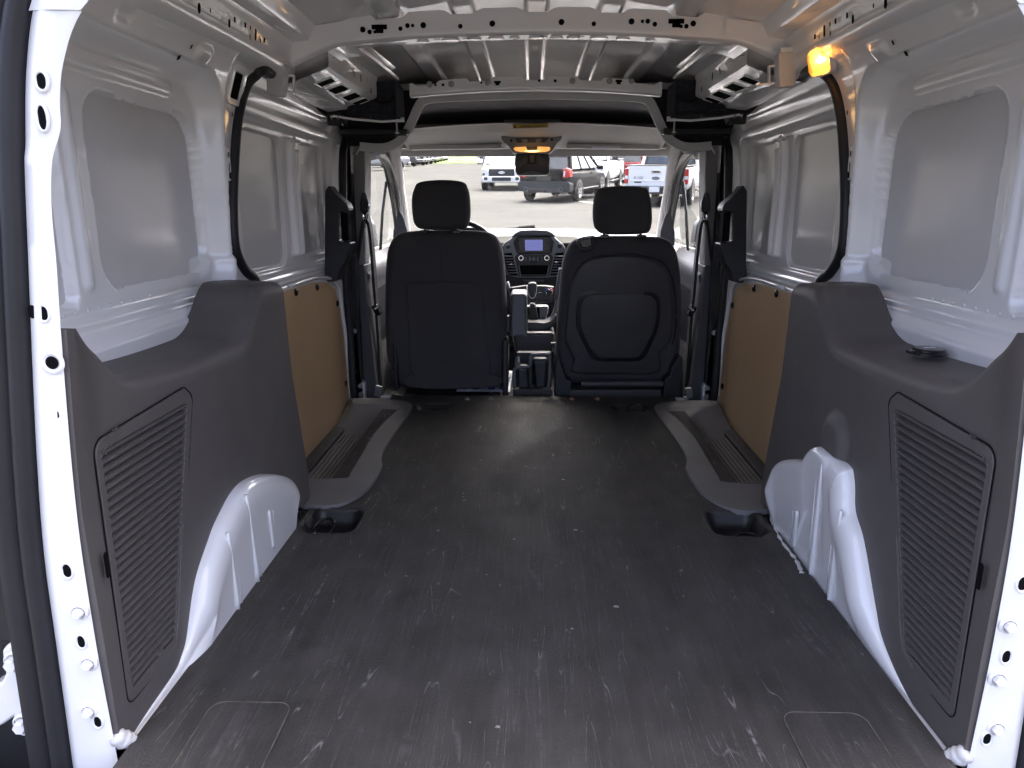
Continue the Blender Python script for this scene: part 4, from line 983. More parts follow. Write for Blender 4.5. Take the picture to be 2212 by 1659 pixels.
# ---- seats
def pillow(name, pts, y0, thick, mt, parent, lean=0., zr=.3, rnd_=.045, n=5, bulge=.006, sub=None):
    """cushion whose rear face follows an outline measured in the photograph"""
    Q = []
    for c in pts:
        y = y0
        for _ in range(4):
            p = U(*c, y=y); y = y0-lean*(p.z-zr)
        Q.append((p.x, p.z))
    Q = [(p.x, p.z) for p in smooth_path([(a, b, 0) for a, b in Q] and [Vector((a, 0, b)) for a, b in Q], n, closed=True)]
    cx_ = sum(a for a, b in Q)/len(Q); cz_ = sum(b for a, b in Q)/len(Q); N = len(Q)
    sz = min(max(a for a, b in Q)-min(a for a, b in Q), max(b for a, b in Q)-min(b for a, b in Q))/2
    rings = [(.0, -bulge), (.5, -bulge*.8)]
    for k_ in range(7):
        a = k_/6*PI/2; rings.append((1-rnd_/sz*(1-math.sin(a)), rnd_*(1-math.cos(a))))
    rings += [(1, thick*.6), (.97, thick*.85), (.85, thick)]
    v = []
    for (t, dy) in rings:
        for (a, b) in Q:
            x, z = cx_+(a-cx_)*t, cz_+(b-cz_)*t; v.append((x, y0-lean*(z-zr)+dy, z))
    m = MB(); L = len(rings)
    m.add(v, [(j*N+i, j*N+(i+1) % N, (j+1)*N+(i+1) % N, (j+1)*N+i) for j in range(L-1) for i in range(N)]+[tuple(range((L-1)*N, L*N))])
    return m.obj(name, mt, parent, smooth=180, fix=False)
def seam(name, pts, y0, r, mt, parent, lean=0, zr=.3, closed=False, n=5):
    Q = []
    for c in pts:
        y = y0
        for _ in range(4):
            p = U(*c, y=y); y = y0-lean*(p.z-zr)
        Q.append(p)
    m = MB(); m.tube(smooth_path(Q, n, closed=closed), r, 6, closed=closed); return m.obj(name, mt, parent, smooth=180)
LE = .10
st1 = empty('front_seat', parent=van); st1['label'] = 'black cloth driver seat, left'
pillow('backrest', [(862, 838), (850, 812), (834, 782), (829, 720), (828, 640), (830, 570), (837, 530), (856, 507), (890, 500), (960, 499), (1030, 500), (1062, 507), (1078, 525), (1087, 560), (1092, 630), (1094, 710), (1089, 780), (1078, 838), (960, 842)], 3.04, .15, 'seat_cloth', st1, LE, .3, .05)
pillow('back_panel', [(892, 812), (884, 740), (878, 650), (879, 620), (892, 611), (960, 608), (1025, 611), (1038, 620), (1044, 650), (1052, 740), (1056, 812), (970, 816)], 3.026, .03, 'seat_cloth', st1, LE, .3, .010, bulge=.004)
pillow('lower_flap', [(880, 836), (877, 812), (960, 810), (1072, 812), (1075, 836), (960, 840)], 3.022, .02, 'seat_cloth', st1, LE, .3, .004, n=2, bulge=.002)
seam('seam', [(952, 520), (952, 560), (954, 606)], 3.028, .0012, 'seat_shell', st1, LE)
seam('seam', [(845, 545), (838, 600), (840, 700), (850, 770), (872, 810)], 3.040, .0012, 'seat_shell', st1, LE)
seam('seam', [(1076, 545), (1082, 600), (1082, 700), (1076, 770), (1066, 808)], 3.040, .0012, 'seat_shell', st1, LE)
pillow('headrest', [(893, 484), (888, 460), (887, 430), (892, 408), (904, 393), (950, 388), (996, 392), (1008, 406), (1013, 430), (1014, 465), (1008, 490), (990, 496), (950, 498), (908, 495)], 3.00, .10, 'seat_cloth', st1, LE, .8, .03)
seam('seam', [(896, 480), (892, 440), (900, 402), (950, 396), (1000, 402), (1007, 440), (1004, 484)], 3.001, .001, 'seat_shell', st1, LE, .8)
for u in (910, 980):
    a = U(u+6, 492, y=3.01); m = MB(); m.tube([(a.x, 3.03, a.z+.01), (a.x, 3.04, a.z-.05)], .006, 10); m.obj('headrest_post', 'chrome', st1)
    m = MB(); b = U(u+6, 501, y=3.0); m.box((b.x, 3.01, b.z), (.036, .05, .014)); m.obj('post_sleeve', 'gloss_black', st1, bevel=.003)
def blk(name, c, d, mt, par, bv=.01, rot=None):
    m = MB(); m.box(c, d, rot); return m.obj(name, mt, par, bevel=bv, seg=3)
blk('cushion', (-.37, 3.37, .06), (.50, .52, .14), 'seat_cloth', st1, .04)
blk('hinge_cover', (-.607, 3.10, .10), (.02, .10, .22), 'black_plastic', st1, .008); blk('hinge_cover', (-.122, 3.10, .07), (.025, .10, .30), 'black_plastic', st1, .008)
blk('seat_rail', (-.55, 3.3, -.06), (.05, .5, .07), 'black_plastic', st1, .005); blk('seat_rail', (-.17, 3.3, -.06), (.05, .5, .07), 'black_plastic', st1, .005); blk('seat_base', (-.36, 3.42, -.1), (.42, .30, .18), 'black_plastic', st1, .01)
# armrest on the driver seat
m = MB()
def K1(x, y): return (1031.4+x*.1819, 576+y*.1819)
ap = [U(*K1(*q), y=3.12) for q in ((388, 420), (400, 330), (415, 320), (560, 320), (582, 345), (590, 500), (592, 780), (580, 825), (400, 825), (390, 780), (386, 520))]
zA = [p.z for p in ap]
N = 40
pl = rpoly([(ap[0].x, min(zA)), (ap[6].x, min(zA)), (ap[6].x-.002, max(zA)), (ap[0].x+.002, max(zA))], .014, 5)
m.prism(pl, 'y', 3.10, 3.17); ar = m.obj('armrest', 'grey_vinyl', st1, bevel=.014, seg=4)
blk('armrest_top', ((ap[0].x+ap[6].x)/2, 3.22, max(zA)-.035), (abs(ap[6].x-ap[0].x), .20, .065), 'grey_vinyl', st1, .014)
seam('stitch', [K1(412, 325), K1(404, 480), K1(410, 760)], 3.096, .0012, 'seat_shell', st1); seam('stitch', [K1(572, 330), K1(578, 480), K1(578, 760)], 3.096, .0012, 'seat_shell', st1)
p = U(*K1(365, 680), y=3.13); blk('armrest_pivot', p, (.022, .05, .075), 'black_plastic', st1, .008)

st2 = empty('front_seat', parent=van); st2['label'] = 'black passenger seat with hard shell back and release handle, right'
pillow('backrest', [(1205, 810), (1200, 780), (1203, 720), (1208, 650), (1213, 590), (1222, 548), (1240, 522), (1275, 513), (1345, 511), (1410, 512), (1445, 518), (1462, 538), (1471, 575), (1476, 640), (1474, 720), (1468, 790), (1455, 830), (1340, 834), (1225, 830)], 3.04, .14, 'seat_cloth', st2, LE, .3, .045)
sh = [(1240, 806), (1239, 780), (1228, 755), (1220, 730), (1226, 660), (1234, 610), (1254, 572), (1290, 556), (1345, 551), (1395, 556), (1430, 572), (1448, 600), (1455, 650), (1455, 700), (1448, 740), (1426, 765), (1422, 806), (1335, 810)]
pillow('back_shell', sh, 3.024, .03, 'seat_shell', st2, LE, .3, .014, bulge=.004)
pillow('shell_recess', [(1282, 778), (1260, 745), (1244, 705), (1246, 655), (1256, 634), (1280, 627), (1340, 625), (1395, 627), (1418, 634), (1428, 655), (1424, 705), (1408, 745), (1388, 778), (1335, 782)], 3.021, .02, 'ring_black', st2, LE, .3, .006, bulge=.001)
pillow('storage_lid', [(1290, 772), (1268, 742), (1253, 704), (1254, 660), (1264, 642), (1285, 636), (1340, 634), (1390, 636), (1410, 642), (1420, 660), (1416, 704), (1400, 742), (1380, 772), (1335, 775)], 3.017, .02, 'seat_shell', st2, LE, .3, .008, bulge=.003)
for u in (1275, 1384): a = U(u, 797, y=3.0); blk('lid_tab', (a.x, 3.0+.018, a.z), (.018, .004, .018), 'black_plastic', st2, .001)
seam('piping', [(1225, 740), (1232, 640), (1246, 585), (1275, 558), (1345, 547), (1405, 556), (1440, 575), (1456, 620), (1460, 700), (1452, 745)], 3.030, .0022, 'ring_black', st2, LE)
pillow('headrest', [(1288, 494), (1283, 475), (1283, 445), (1287, 420), (1298, 406), (1345, 401), (1394, 405), (1405, 418), (1410, 445), (1411, 478), (1405, 500), (1388, 506), (1345, 508), (1304, 506)], 3.00, .10, 'seat_cloth', st2, LE, .8, .03)
for u in (1302, 1382):
    a = U(u+4, 502, y=3.01); m = MB(); m.tube([(a.x, 3.03, a.z+.01), (a.x, 3.04, a.z-.05)], .006, 10); m.obj('headrest_post', 'chrome', st2)
    b = U(u+4, 511, y=3.0); blk('post_sleeve', (b.x, 3.01, b.z), (.036, .05, .014), 'gloss_black', st2, .003)
def C6(x, y): return (1097.2+x*.1984, 329.2+y*.1984)
pillow('release_surround', [C6(755, 950), C6(800, 925), C6(905, 908), C6(945, 915), C6(948, 990), C6(935, 1040), C6(900, 1070), C6(810, 1080), C6(780, 1050), C6(745, 990)], 2.975, .03, 'black_plastic', st2, 0, .3, .006, bulge=.001)
hp = [U(*C6(*q), y=2.963) for q in ((770, 955), (905, 920), (918, 960), (915, 1020), (870, 1045), (800, 1045))]
m = MB(); m.prism([(p.x, p.z) for p in hp], 'y', 2.955, 2.985); m.obj('release_handle', 'gloss_black', st2, bevel=.006, seg=3)
a = U(1255, 829, y=2.99); b = U(1431, 829, y=2.99); m = MB(); m.tube([a, b], .013, 12); m.obj('cross_tube', 'pillar_dark', st2)
blk('cushion', (.37, 3.37, .04), (.50, .50, .12), 'seat_cloth', st2, .04)
for sg in (0, 1):
    pts = ((1199, 790), (1204, 760), (1218, 800), (1222, 815), (1235, 822), (1232, 860), (1198, 860)) if sg == 0 else ((1450, 790), (1466, 765), (1472, 770), (1473, 860), (1430, 860), (1434, 818), (1446, 808))
    q = [U(*c, y=3.02) for c in pts]; m = MB(); m.prism([(p.x, p.z) for p in q], 'y', 3.0, 3.12); m.obj('hinge_cover', 'black_plastic', st2, bevel=.006, seg=3)
blk('seat_base', (.37, 3.25, -.06), (.42, .36, .14), 'black_plastic', st2, .01)
m = MB(); q = [U(*c, y=3.0) for c in ((1232, 842), (1428, 842), (1432, 862), (1228, 862))]; m.prism([(p.x, p.z) for p in q], 'y', 3.0, 3.06); m.obj('base_cover', 'seat_shell', st2, bevel=.003)
for c0, c1, mt in (((870, 600), (900, 980), 0),):
    q = [U(*K1(*c), y=3.05) for c in ((868, 900), (936, 895), (936, 960), (900, 1060), (905, 960))]; m = MB(); m.prism([(p.x, p.z) for p in q], 'y', 3.03, 3.06); m.obj('buckle_stalk', 'black_plastic', st2, bevel=.003)
    q = [U(*K1(*c), y=3.04) for c in ((915, 920), (936, 916), (934, 1000), (905, 1050))]; m = MB(); m.prism([(p.x, p.z) for p in q], 'y', 3.02, 3.04); m.obj('buckle', 'grey_vinyl', st2, bevel=.003)
# blue and white floor paper under the driver seat
m = MB(); m.grid(lambda u, v: (lerp(-.34, -.10, u), lerp(3.05, 3.45, v), -.014+.006*math.sin(9*u)*math.sin(7*v)), 16, 16); pp = m.obj('paper_floor_cover', 'paper_white', None, smooth=180, fix=False)
tag(pp, 'white paper floor cover printed with blue shapes under the driver seat', 'paper')
m = MB()
for x in (-.325, -.27, -.20, -.15): m.add([(x, 3.06, -.006), (x+.03, 3.06, -.006), (x+.045, 3.3, -.006), (x+.015, 3.3, -.006)], [(0, 1, 2, 3)])
m.obj('blue_print', 'paper_blue', pp, smooth=0, fix=False)

# ---- cab: floor, console, dashboard
blk('cab_floor', (0, 3.75, -.16), (1.6, 1.66, .04), 'black_plastic', van, 0)
blk('firewall', (0, 4.60, .15), (1.6, .04, .8), 'dash_dark', van, 0)
con = empty('centre_console', parent=van); con['label'] = 'black centre console with cup holder tray between the seats'
def cp(name, pts, y0, y1, mt, bv=.004, par=con, f=K1):
    q = [U(*f(*c), y=y0) for c in pts]; m = MB(); m.prism([(p.x, p.z) for p in q], 'y', y0, y1); return m.obj(name, mt, par, bevel=bv, seg=3)
cp('tray_foot', ((425, 1455), (890, 1455), (890, 1560), (425, 1560)), 2.965, 3.0, 'dash_dark')
cp('tray_back', ((470, 1020), (870, 1020), (880, 1500), (440, 1500)), 3.12, 3.16, 'dash_dark')
cp('tray_divider', ((610, 1100), (650, 1100), (655, 1460), (600, 1460)), 3.03, 3.12, 'black_plastic')
cp('tray_pocket', ((655, 1110), (835, 1110), (815, 1450), (690, 1450)), 3.02, 3.10, 'dash_dark', .012)
cp('tray_pocket', ((470, 1200), (600, 1200), (620, 1450), (480, 1450)), 3.00, 3.09, 'dash_dark', .012)
rim = [U(*K1(*c), y=3.0) for c in ((445, 1440), (440, 1330), (440, 1225), (470, 1200), (560, 1190), (620, 1180), (632, 1120), (640, 1060), (660, 1045), (850, 1045), (858, 1100), (855, 1300), (840, 1440))]
m = MB(); m.tube(smooth_path(rim, 5), .0075, 8, flat=1.0); m.obj('tray_rim', 'grey_vinyl', con, smooth=180)
m = MB(); m.tube([U(*K1(650, 1105), y=3.0), U(*K1(855, 1105), y=3.0)], .006, 8); m.obj('tray_rim', 'grey_vinyl', con, smooth=180)
p = U(*K1(645, 1445), y=2.97); m = MB(); m.lathe([(.018, 0), (.018, .006), (.016, .008), (.0003, .0085)], n=22); o = m.obj('socket_cap', 'black_plastic', con); o.location = (p.x, 2.985, p.z)
m = MB(); m.tube([U(*K1(475, 1070), y=3.06), U(*K1(470, 1130), y=3.05), U(*K1(480, 1190), y=3.0)], [.010, .011, .015], 12); m.obj('brake_lever', 'grey_vinyl', con, smooth=180)
cp('console_end', ((400, 780), (930, 780), (900, 1040), (450, 1040)), 3.30, 3.5, 'dash_dark', .02)
cp('console_lip', ((590, 655), (800, 670), (880, 640), (940, 560), (940, 640), (880, 730), (800, 765), (590, 765)), 3.36, 3.5, 'dash_dark', .012)
cp('gaiter_plate', ((560, 470), (820, 465), (852, 480), (840, 560), (790, 640), (560, 648)), 3.50, 3.56, 'grey_vinyl', .010)
seam('gaiter_stitch', [K1(600, 638), K1(780, 628), K1(828, 560), K1(840, 490)], 3.495, .0016, 'chrome', con)
cp('gaiter_well', ((590, 480), (735, 478), (740, 620), (725, 634), (590, 634)), 3.49, 3.52, 'hole_dark', .004)
g = [U(*K1(*c), y=3.46) for c in ((650, 455), (655, 520), (665, 600))]
m = MB(); q = [(620, 440), (685, 440), (700, 500), (720, 600), (728, 628), (600, 630), (612, 560), (600, 520), (618, 480)]; P = [U(*K1(*c), y=3.46) for c in q]; m.prism([(p.x, p.z) for p in P], 'y', 3.45, 3.52); m.obj('shift_gaiter', 'leather', con, bevel=.012, seg=3)
P = [U(*K1(*c), y=3.42) for c in ((600, 210), (625, 194), (685, 194), (706, 215), (708, 280), (690, 400), (680, 430), (625, 430), (608, 370), (594, 280))]
m = MB(); m.prism([(p.x, p.z) for p in P], 'y', 3.42, 3.48); kn = m.obj('shift_knob', 'black_plastic', con, bevel=.014, seg=4)
m = MB(); m.tube(smooth_path([U(*K1(*c), y=3.418) for c in ((594, 250), (606, 320), (626, 365), (655, 374), (682, 362), (700, 300), (706, 235))], 5), .0028, 6); m.obj('knob_trim', 'chrome', con, smooth=180)
m = MB(); p = U(*K1(588, 255), y=3.41); m.box(p, (.008, .012, .03)); m.obj('shift_button', 'chrome', con, bevel=.002)
cp('climate_panel', ((380, 250), (560, 225), (800, 225), (915, 240), (905, 440), (560, 470), (400, 440)), 3.66, 3.7, 'dash_dark', .008)
for (u, v, r, mt) in ((492, 296, 30, 'chrome'), (852, 300, 42, 'chrome')):
    p = U(*K1(u, v), y=3.65); rr = r*.1819/1536*3.6; m = MB(); m.lathe([(rr*.82, -.012), (rr, -.010), (rr, 0)], ax='y', n=26, cap=False); o = m.obj('dial_ring', mt, con); o.location = (p.x, 3.655, p.z)
    m = MB(); m.lathe([(.0004, -.016), (rr*.7, -.016), (rr*.82, -.010), (rr*.82, 0)], ax='y', n=26, cap=False); o = m.obj('dial', 'black_plastic', con); o.location = (p.x, 3.655, p.z)
simple('dial_red', (.5, .03, .03), .4); simple('dial_blue', (.04, .10, .6), .4)
p = U(*K1(852, 300), y=3.645)
for mt, a0, a1 in (('dial_blue', 100, 200), ('dial_red', -20, 80)):
    m = MB(); m.tube([(p.x+.0195*math.cos(R(a)), 3.646, p.z+.0195*math.sin(R(a))) for a in range(a0, a1, 10)], .0018, 6); m.obj('dial_mark', mt, con)
cp('button_row', ((695, 405), (855, 402), (835, 440), (700, 445)), 3.645, 3.67, 'black_plastic', .003); cp('button_light', ((720, 303), (762, 303), (762, 308), (720, 308)), 3.64, 3.65, 'chrome', 0)
m = MB(); q = [U(*K1(*c), y=3.7) for c in ((355, 180), (395, 330), (420, 450))]; m.tube(q, .008, 8); m.obj('console_side_rail', 'grey_vinyl', con, smooth=180)
m = MB(); q = [U(*K1(*c), y=3.45) for c in ((945, 400), (935, 480), (905, 570), (860, 640), (800, 670))]; m.tube(smooth_path(q, 4), .010, 8); m.obj('console_side_rail', 'grey_vinyl', con, smooth=180)
m = MB(); q = [U(*K1(*c), y=3.45) for c in ((945, 400), (955, 300), (975, 150), (1000, 20))]; m.tube(smooth_path(q, 4), .014, 8); m.obj('console_side_rail', 'dash_grey', con, smooth=180)

dash = empty('dashboard', parent=van); dash['label'] = 'grey dashboard with silver centre stack and small screen'
def K0(x, y): return (1042.3+x*.0992, 466.3+y*.0992)
def dp(name, pts, y0, y1, mt, bv=.003, r=0):
    q = [U(*K0(*c), y=y0) for c in pts]; q = [(p.x, p.z) for p in q]
    if r: q = rpoly(q, r, 4)
    m = MB(); m.prism(q, 'y', y0, y1); return m.obj(name, mt, dash, bevel=bv, seg=3)
def dzt(x, y):
    z = lerp(.605, .648, clamp((y-3.82)/.5))+.012*ss(.35, .12, abs(x))*ss(4.3, 4.0, y)
    return z-.03*ss(.45, .75, abs(x))-.05*ss(3.86, 3.78, y)-.012*ss(4.35, 4.6, y)
m = MB(); dyf = lambda u, v: lerp(3.80+.20*ss(.27, .21, abs(lerp(-.78, .78, u))), 4.66, v)
m.grid(lambda u, v: (lerp(-.78, .78, u), dyf(u, v), dzt(lerp(-.78, .78, u), dyf(u, v))), 90, 40); m.obj('dash_top', 'dash_grey', dash, smooth=180, fix=False)
blk('dash_body', (-.51, 3.95, .33), (.50, .24, .46), 'dash_dark', dash, .03); blk('dash_body', (.51, 3.95, .33), (.50, .24, .46), 'dash_dark', dash, .03); blk('dash_core', (0, 4.1, .28), (.5, .16, .6), 'dash_dark', dash, .02)
bn = [U(*K0(*c), y=4.0) for c in ((640, 460), (720, 360), (860, 310), (1100, 300), (1350, 310), (1500, 360), (1610, 450))]
dp('stack_hood', ((620, 470), (700, 380), (820, 315), (1100, 296), (1400, 310), (1520, 360), (1610, 450), (1500, 440), (750, 440)), 3.93, 4.12, 'dash_grey', .008)
dp('stack_frame', ((400, 830), (415, 660), (480, 580), (600, 500), (660, 455), (780, 405), (1450, 405), (1560, 450), (1660, 540), (1760, 620), (1815, 720), (1800, 860), (1740, 1220), (1690, 1270), (1450, 1325), (1120, 1340), (800, 1335), (590, 1300), (500, 1250), (440, 1020)), 3.955, 4.05, 'dash_silver', .008)
dp('lower_stack', ((760, 840), (1480, 840), (1540, 900), (1460, 1325), (800, 1330), (700, 900)), 3.95, 3.97, 'pillar_dark', .004)
dp('screen_hood', ((665, 555), (770, 450), (1470, 440), (1572, 545), (1510, 790), (1460, 830), (790, 830), (735, 790)), 3.945, 3.97, 'dash_dark', .006)
dp('screen_bezel', ((770, 465), (1490, 460), (1490, 800), (780, 800)), 3.941, 3.955, 'gloss_black', .002)
dp('screen', ((922, 520), (1312, 518), (1312, 756), (930, 758)), 3.9405, 3.945, 'screen_glass', 0)
m = MB()
for x in (838, 1405):
    for y in (565, 640, 715): p = U(*K0(x, y), y=3.9400); m.box(p, (.0055, .0008, .0038))
m.obj('screen_button', 'grey_vinyl', dash, smooth=0)
for s_, (a, b) in enumerate(((470, 760), (1480, 1780))):
    L = lambda t: lerp(475, 570, t) if s_ == 0 else lerp(1590, 1475, t)
    Rr = lambda t: lerp(640, 770, t) if s_ == 0 else lerp(1775, 1680, t)
    vt = dp('air_vent', ((L(0), 815), (Rr(0), 805), (Rr(.5), 1060), (Rr(1), 1300), (L(1), 1285), (L(.5)-20, 1060)) if s_ == 0 else ((L(0), 815), (Rr(0), 795), (Rr(.4)+10, 1000), (Rr(1), 1280), (L(1), 1300), (L(.5), 1060)), 3.948, 3.96, 'hole_dark', .002)
    for i in range(7):
        t = (i+.8)/7.6; yv = lerp(830, 1290, t); a_ = U(*K0(L(t)+8, yv), y=3.944); b_ = U(*K0(Rr(t)-8, yv), y=3.944)
        m = MB(); m.box((a_+b_)/2, ((b_-a_).length, .008, .0045), Matrix.Rotation(R(25), 3, 'X')); m.obj('vent_slat', 'dash_silver', dash, bevel=.0008)
    p = U(*K0(618 if s_ == 0 else 1615, 1055 if s_ == 0 else 1010), y=3.938); m = MB(); m.box(p, (.021, .006, .0065)); m.obj('vent_tab', 'chrome', dash, bevel=.001)
for u in (838, 1400):
    p = U(*K0(u, 915), y=3.94); m = MB(); m.lathe([(.0095, -.014), (.0145, -.014), (.0145, 0)], ax='y', n=24, cap=False); o = m.obj('radio_knob_ring', 'chrome', dash); o.location = (p.x, 3.945, p.z)
    m = MB(); m.lathe([(.0003, -.0145), (.009, -.0145), (.0095, -.013)], ax='y', n=24, cap=False); o = m.obj('radio_knob', 'black_plastic', dash); o.location = (p.x, 3.945, p.z)
dp('radio_panel', ((905, 880), (1340, 880), (1340, 985), (905, 985)), 3.942, 3.952, 'black_plastic', .001)
m = MB()
for (x, y, w) in ((940, 912, 26), (1028, 912, 26), (1118, 912, 26), (1210, 912, 26), (1295, 912, 26), (948, 962, 24), (1030, 962, 26), (1120, 962, 26), (1210, 962, 26), (1290, 962, 24), (1118, 938, 210)):
    p = U(*K0(x, y), y=3.9415); m.box(p, (w*.000246, .0006, .0022 if w < 100 else .0009))
m.obj('radio_print', 'print_white', dash, smooth=0)
dp('hazard_switch', ((1045, 990), (1195, 990), (1180, 1030), (1060, 1030)), 3.942, 3.95, 'black_plastic', .001)
dp('storage_slot', ((800, 1080), (1440, 1075), (1410, 1270), (845, 1275)), 3.944, 3.955, 'hole_dark', .002, .004)
seam('slot_frame', [K0(795, 1085), K0(830, 1320)], 3.944, .0018, 'dash_silver', dash); seam('slot_frame', [K0(1445, 1080), K0(1400, 1320)], 3.944, .0018, 'dash_silver', dash)
seam('stack_edge', [K0(505, 1255), K0(620, 1305), K0(800, 1333), K0(1120, 1340), K0(1450, 1328), K0(1620, 1300), K0(1700, 1265)], 3.945, .0028, 'dash_silver', dash)
dp('card_slot', ((870, 1395), (1370, 1390), (1330, 1445), (910, 1455)), 3.92, 3.95, 'pillar_dark', .003)
for pts in (((510, 650), (560, 620), (600, 630), (605, 700), (530, 720)), ((1635, 620), (1690, 600), (1730, 640), (1715, 705), (1640, 700))): dp('thumb_wheel', pts, 3.945, 3.965, 'black_plastic', .003)
# steering wheel rim peeping past the driver seat, instrument hood
m = MB(); N = 40; c = Vector((-.37, 3.62, .53)); m.tube([c+Vector((.185*math.cos(2*PI*i/N), -.06*math.sin(2*PI*i/N)*-1, .175*math.sin(2*PI*i/N))) for i in range(N)], .014, 8, closed=True); m.obj('steering_wheel', 'leather', dash, smooth=180)
hq = [U(*c, y=3.85) for c in ((900, 530), (930, 505), (960, 495), (1010, 489), (1040, 491), (1062, 502), (1076, 520), (1082, 545))]; m = MB(); m.prism([(p.x, p.z) for p in hq]+[(hq[-1].x, .45), (hq[0].x, .45)], 'y', 3.80, 3.98); m.obj('instrument_hood', 'dash_dark', dash, bevel=.015, seg=3)

# ---- windscreen, pillars, roof lining
m = MB(); m.grid(lambda u, v: (lerp(-.74, .74, u)*lerp(1, .90, v), lerp(4.72, 3.74, v)-.10*(2*u-1)**2*(1-v*.4), lerp(.585, 1.10, v)), 16, 8); m.obj('windscreen', 'windscreen_glass', van, smooth=180, fix=False)
m = MB(); m.tube(smooth_path([(-.74, 4.56, .600), (-.4, 4.62, .628), (0, 4.64, .634), (.4, 4.62, .628), (.74, 4.56, .600)], 5), .012, 6, flat=2.0); m.obj('scuttle', 'gloss_black', van)
m = MB(); a = [U(*K0(*c), y=4.72) for c in ((480, 300), (560, 278), (800, 262), (1000, 258))]; m.tube(a, .005, 6); b = [U(*K0(*c), y=4.72) for c in ((780, 262), (920, 258), (1145, 240))]; m.tube(b, [.010, .012, .014], 6); m.obj('wiper', 'hole_dark', van)
m = MB(); m.grid(lambda u, v: (lerp(-.72, .72, u), lerp(4.66, 5.5, v), lerp(.60, .40, v*v)-.05*(2*u-1)**2), 16, 8); m.obj('bonnet', 'white_paint', van, smooth=180, fix=False)
for s in SIDES:
    fd = empty('front_door', parent=van)
    def T(c, y): return mir(U(*c, y=y), s)
    m = MB(); P = [T((838, 305), 3.50), T((852, 345), 3.62), T((862, 400), 3.80), T((870, 450), 3.95), T((880, 520), 4.2), T((886, 560), 4.35)]
    m.tube(smooth_path(P, 5), [.045]*5+[.038]*5+[.032]*16, 10, flat=.8); m.obj('screen_pillar_trim', 'headliner', van, smooth=180)
    P = [T((790, 318), 3.20), T((815, 325), 3.40), T((838, 350), 3.58), T((850, 390), 3.72), T((858, 440), 3.86), T((868, 500), 4.05), T((874, 560), 4.15)]
    m = MB(); m.tube(smooth_path(P, 6), [.024]*20+[.026]*40, 8, flat=1.0); m.obj('window_frame', 'black_plastic', fd, smooth=180)
    P2 = [T((790, 322), 3.24), T((808, 330), 3.42), T((828, 352), 3.6), T((838, 392), 3.74), T((848, 440), 3.86), T((856, 500), 4.02), T((862, 556), 4.10)]
    m = MB(); m.tube(smooth_path(P2, 6), .009, 6); m.obj('window_seal', 'rubber_seal', fd, smooth=180)
    m = MB(); m.tube([T((834, 392), 3.75), T((826, 460), 3.75), T((821, 550), 3.75)], .008, 6); m.obj('quarter_bar', 'gloss_black', fd)
    m = MB(); m.add([T(c, 3.9) for c in ((862, 452), (872, 470), (880, 500), (882, 566), (848, 566), (850, 500))], [(0, 1, 2, 3, 4, 5)]); m.obj('sail_panel', 'black_plastic', fd, smooth=0, solid=.01, fix=False)
    X = .80
    m = MB(); m.add([(s*X, 3.14, .54), (s*X, 4.35, .60), (s*(X-.04), 4.2, .78), (s*(X-.10), 3.72, 1.08), (s*(X-.10), 3.14, 1.10)], [(0, 1, 2, 3, 4)]); m.obj('window_glass', 'side_glass', fd, smooth=0, fix=False)
    m = MB(); m.grid(lambda u, v: (s*(.76-.03*math.sin(PI*v)-.04*ss(.75, 1, v)+.05*ss(.9, 1, v)), lerp(3.16, 4.4, u), lerp(-.15, .555+.04*u, v)), 20, 20); m.obj('door_card', 'dash_grey', fd, smooth=180, fix=False)
    m = MB(); m.tube(smooth_path([T((786, 659), 3.2), T((805, 648), 3.35), T((830, 637), 3.6), T((860, 634), 3.9)], 4), .005, 6); m.obj('door_trim_strip', 'chrome', fd, smooth=180)
    m = MB(); m.grid(lambda u, v: (s*(.735-.012*math.sin(PI*v)), lerp(3.2, 4.1, u), lerp(.12, .40+.03*u, v)), 10, 8); m.obj('door_pocket', 'dash_dark', fd, smooth=180, fix=False)
    m = MB(); m.box((s*.84, 3.75, .15), (.02, 1.3, .84)); m.obj('door_outer', 'white_paint', fd)
    m = MB(); m.prism(rpoly([(s*.90, .52), (s*1.10, .52), (s*1.10, .72), (s*.92, .72)], .05, 5), 'y', 4.10, 4.22); m.obj('door_mirror', 'black_plastic', fd, bevel=.02, seg=3)
    # roof lining side flap, grab handle end
    m = MB(); P = [T(c, 2.98) for c in (B2(770, 930), B2(800, 930), B2(805, 985), B2(775, 1060), B2(745, 1125), B2(718, 1125), B2(735, 1030), B2(768, 985))]; m.prism([(p.x, p.z) for p in P], 'y', 2.97, 2.99); m.obj('pillar_top_cap', 'pillar_grey', van, bevel=.003)
    P = [T(B2(790, 1035), 3.05), T(B2(850, 990), 3.06), T(B2(900, 985), 3.07)]; m = MB(); m.tube(P, [.012, .020, .026], 12); m.obj('belt_duct', 'pillar_grey', van, smooth=180)
    blk('door_track', (s*.62, 2.90, 1.062), (.26, .05, .022), 'black_plastic', van, .004)
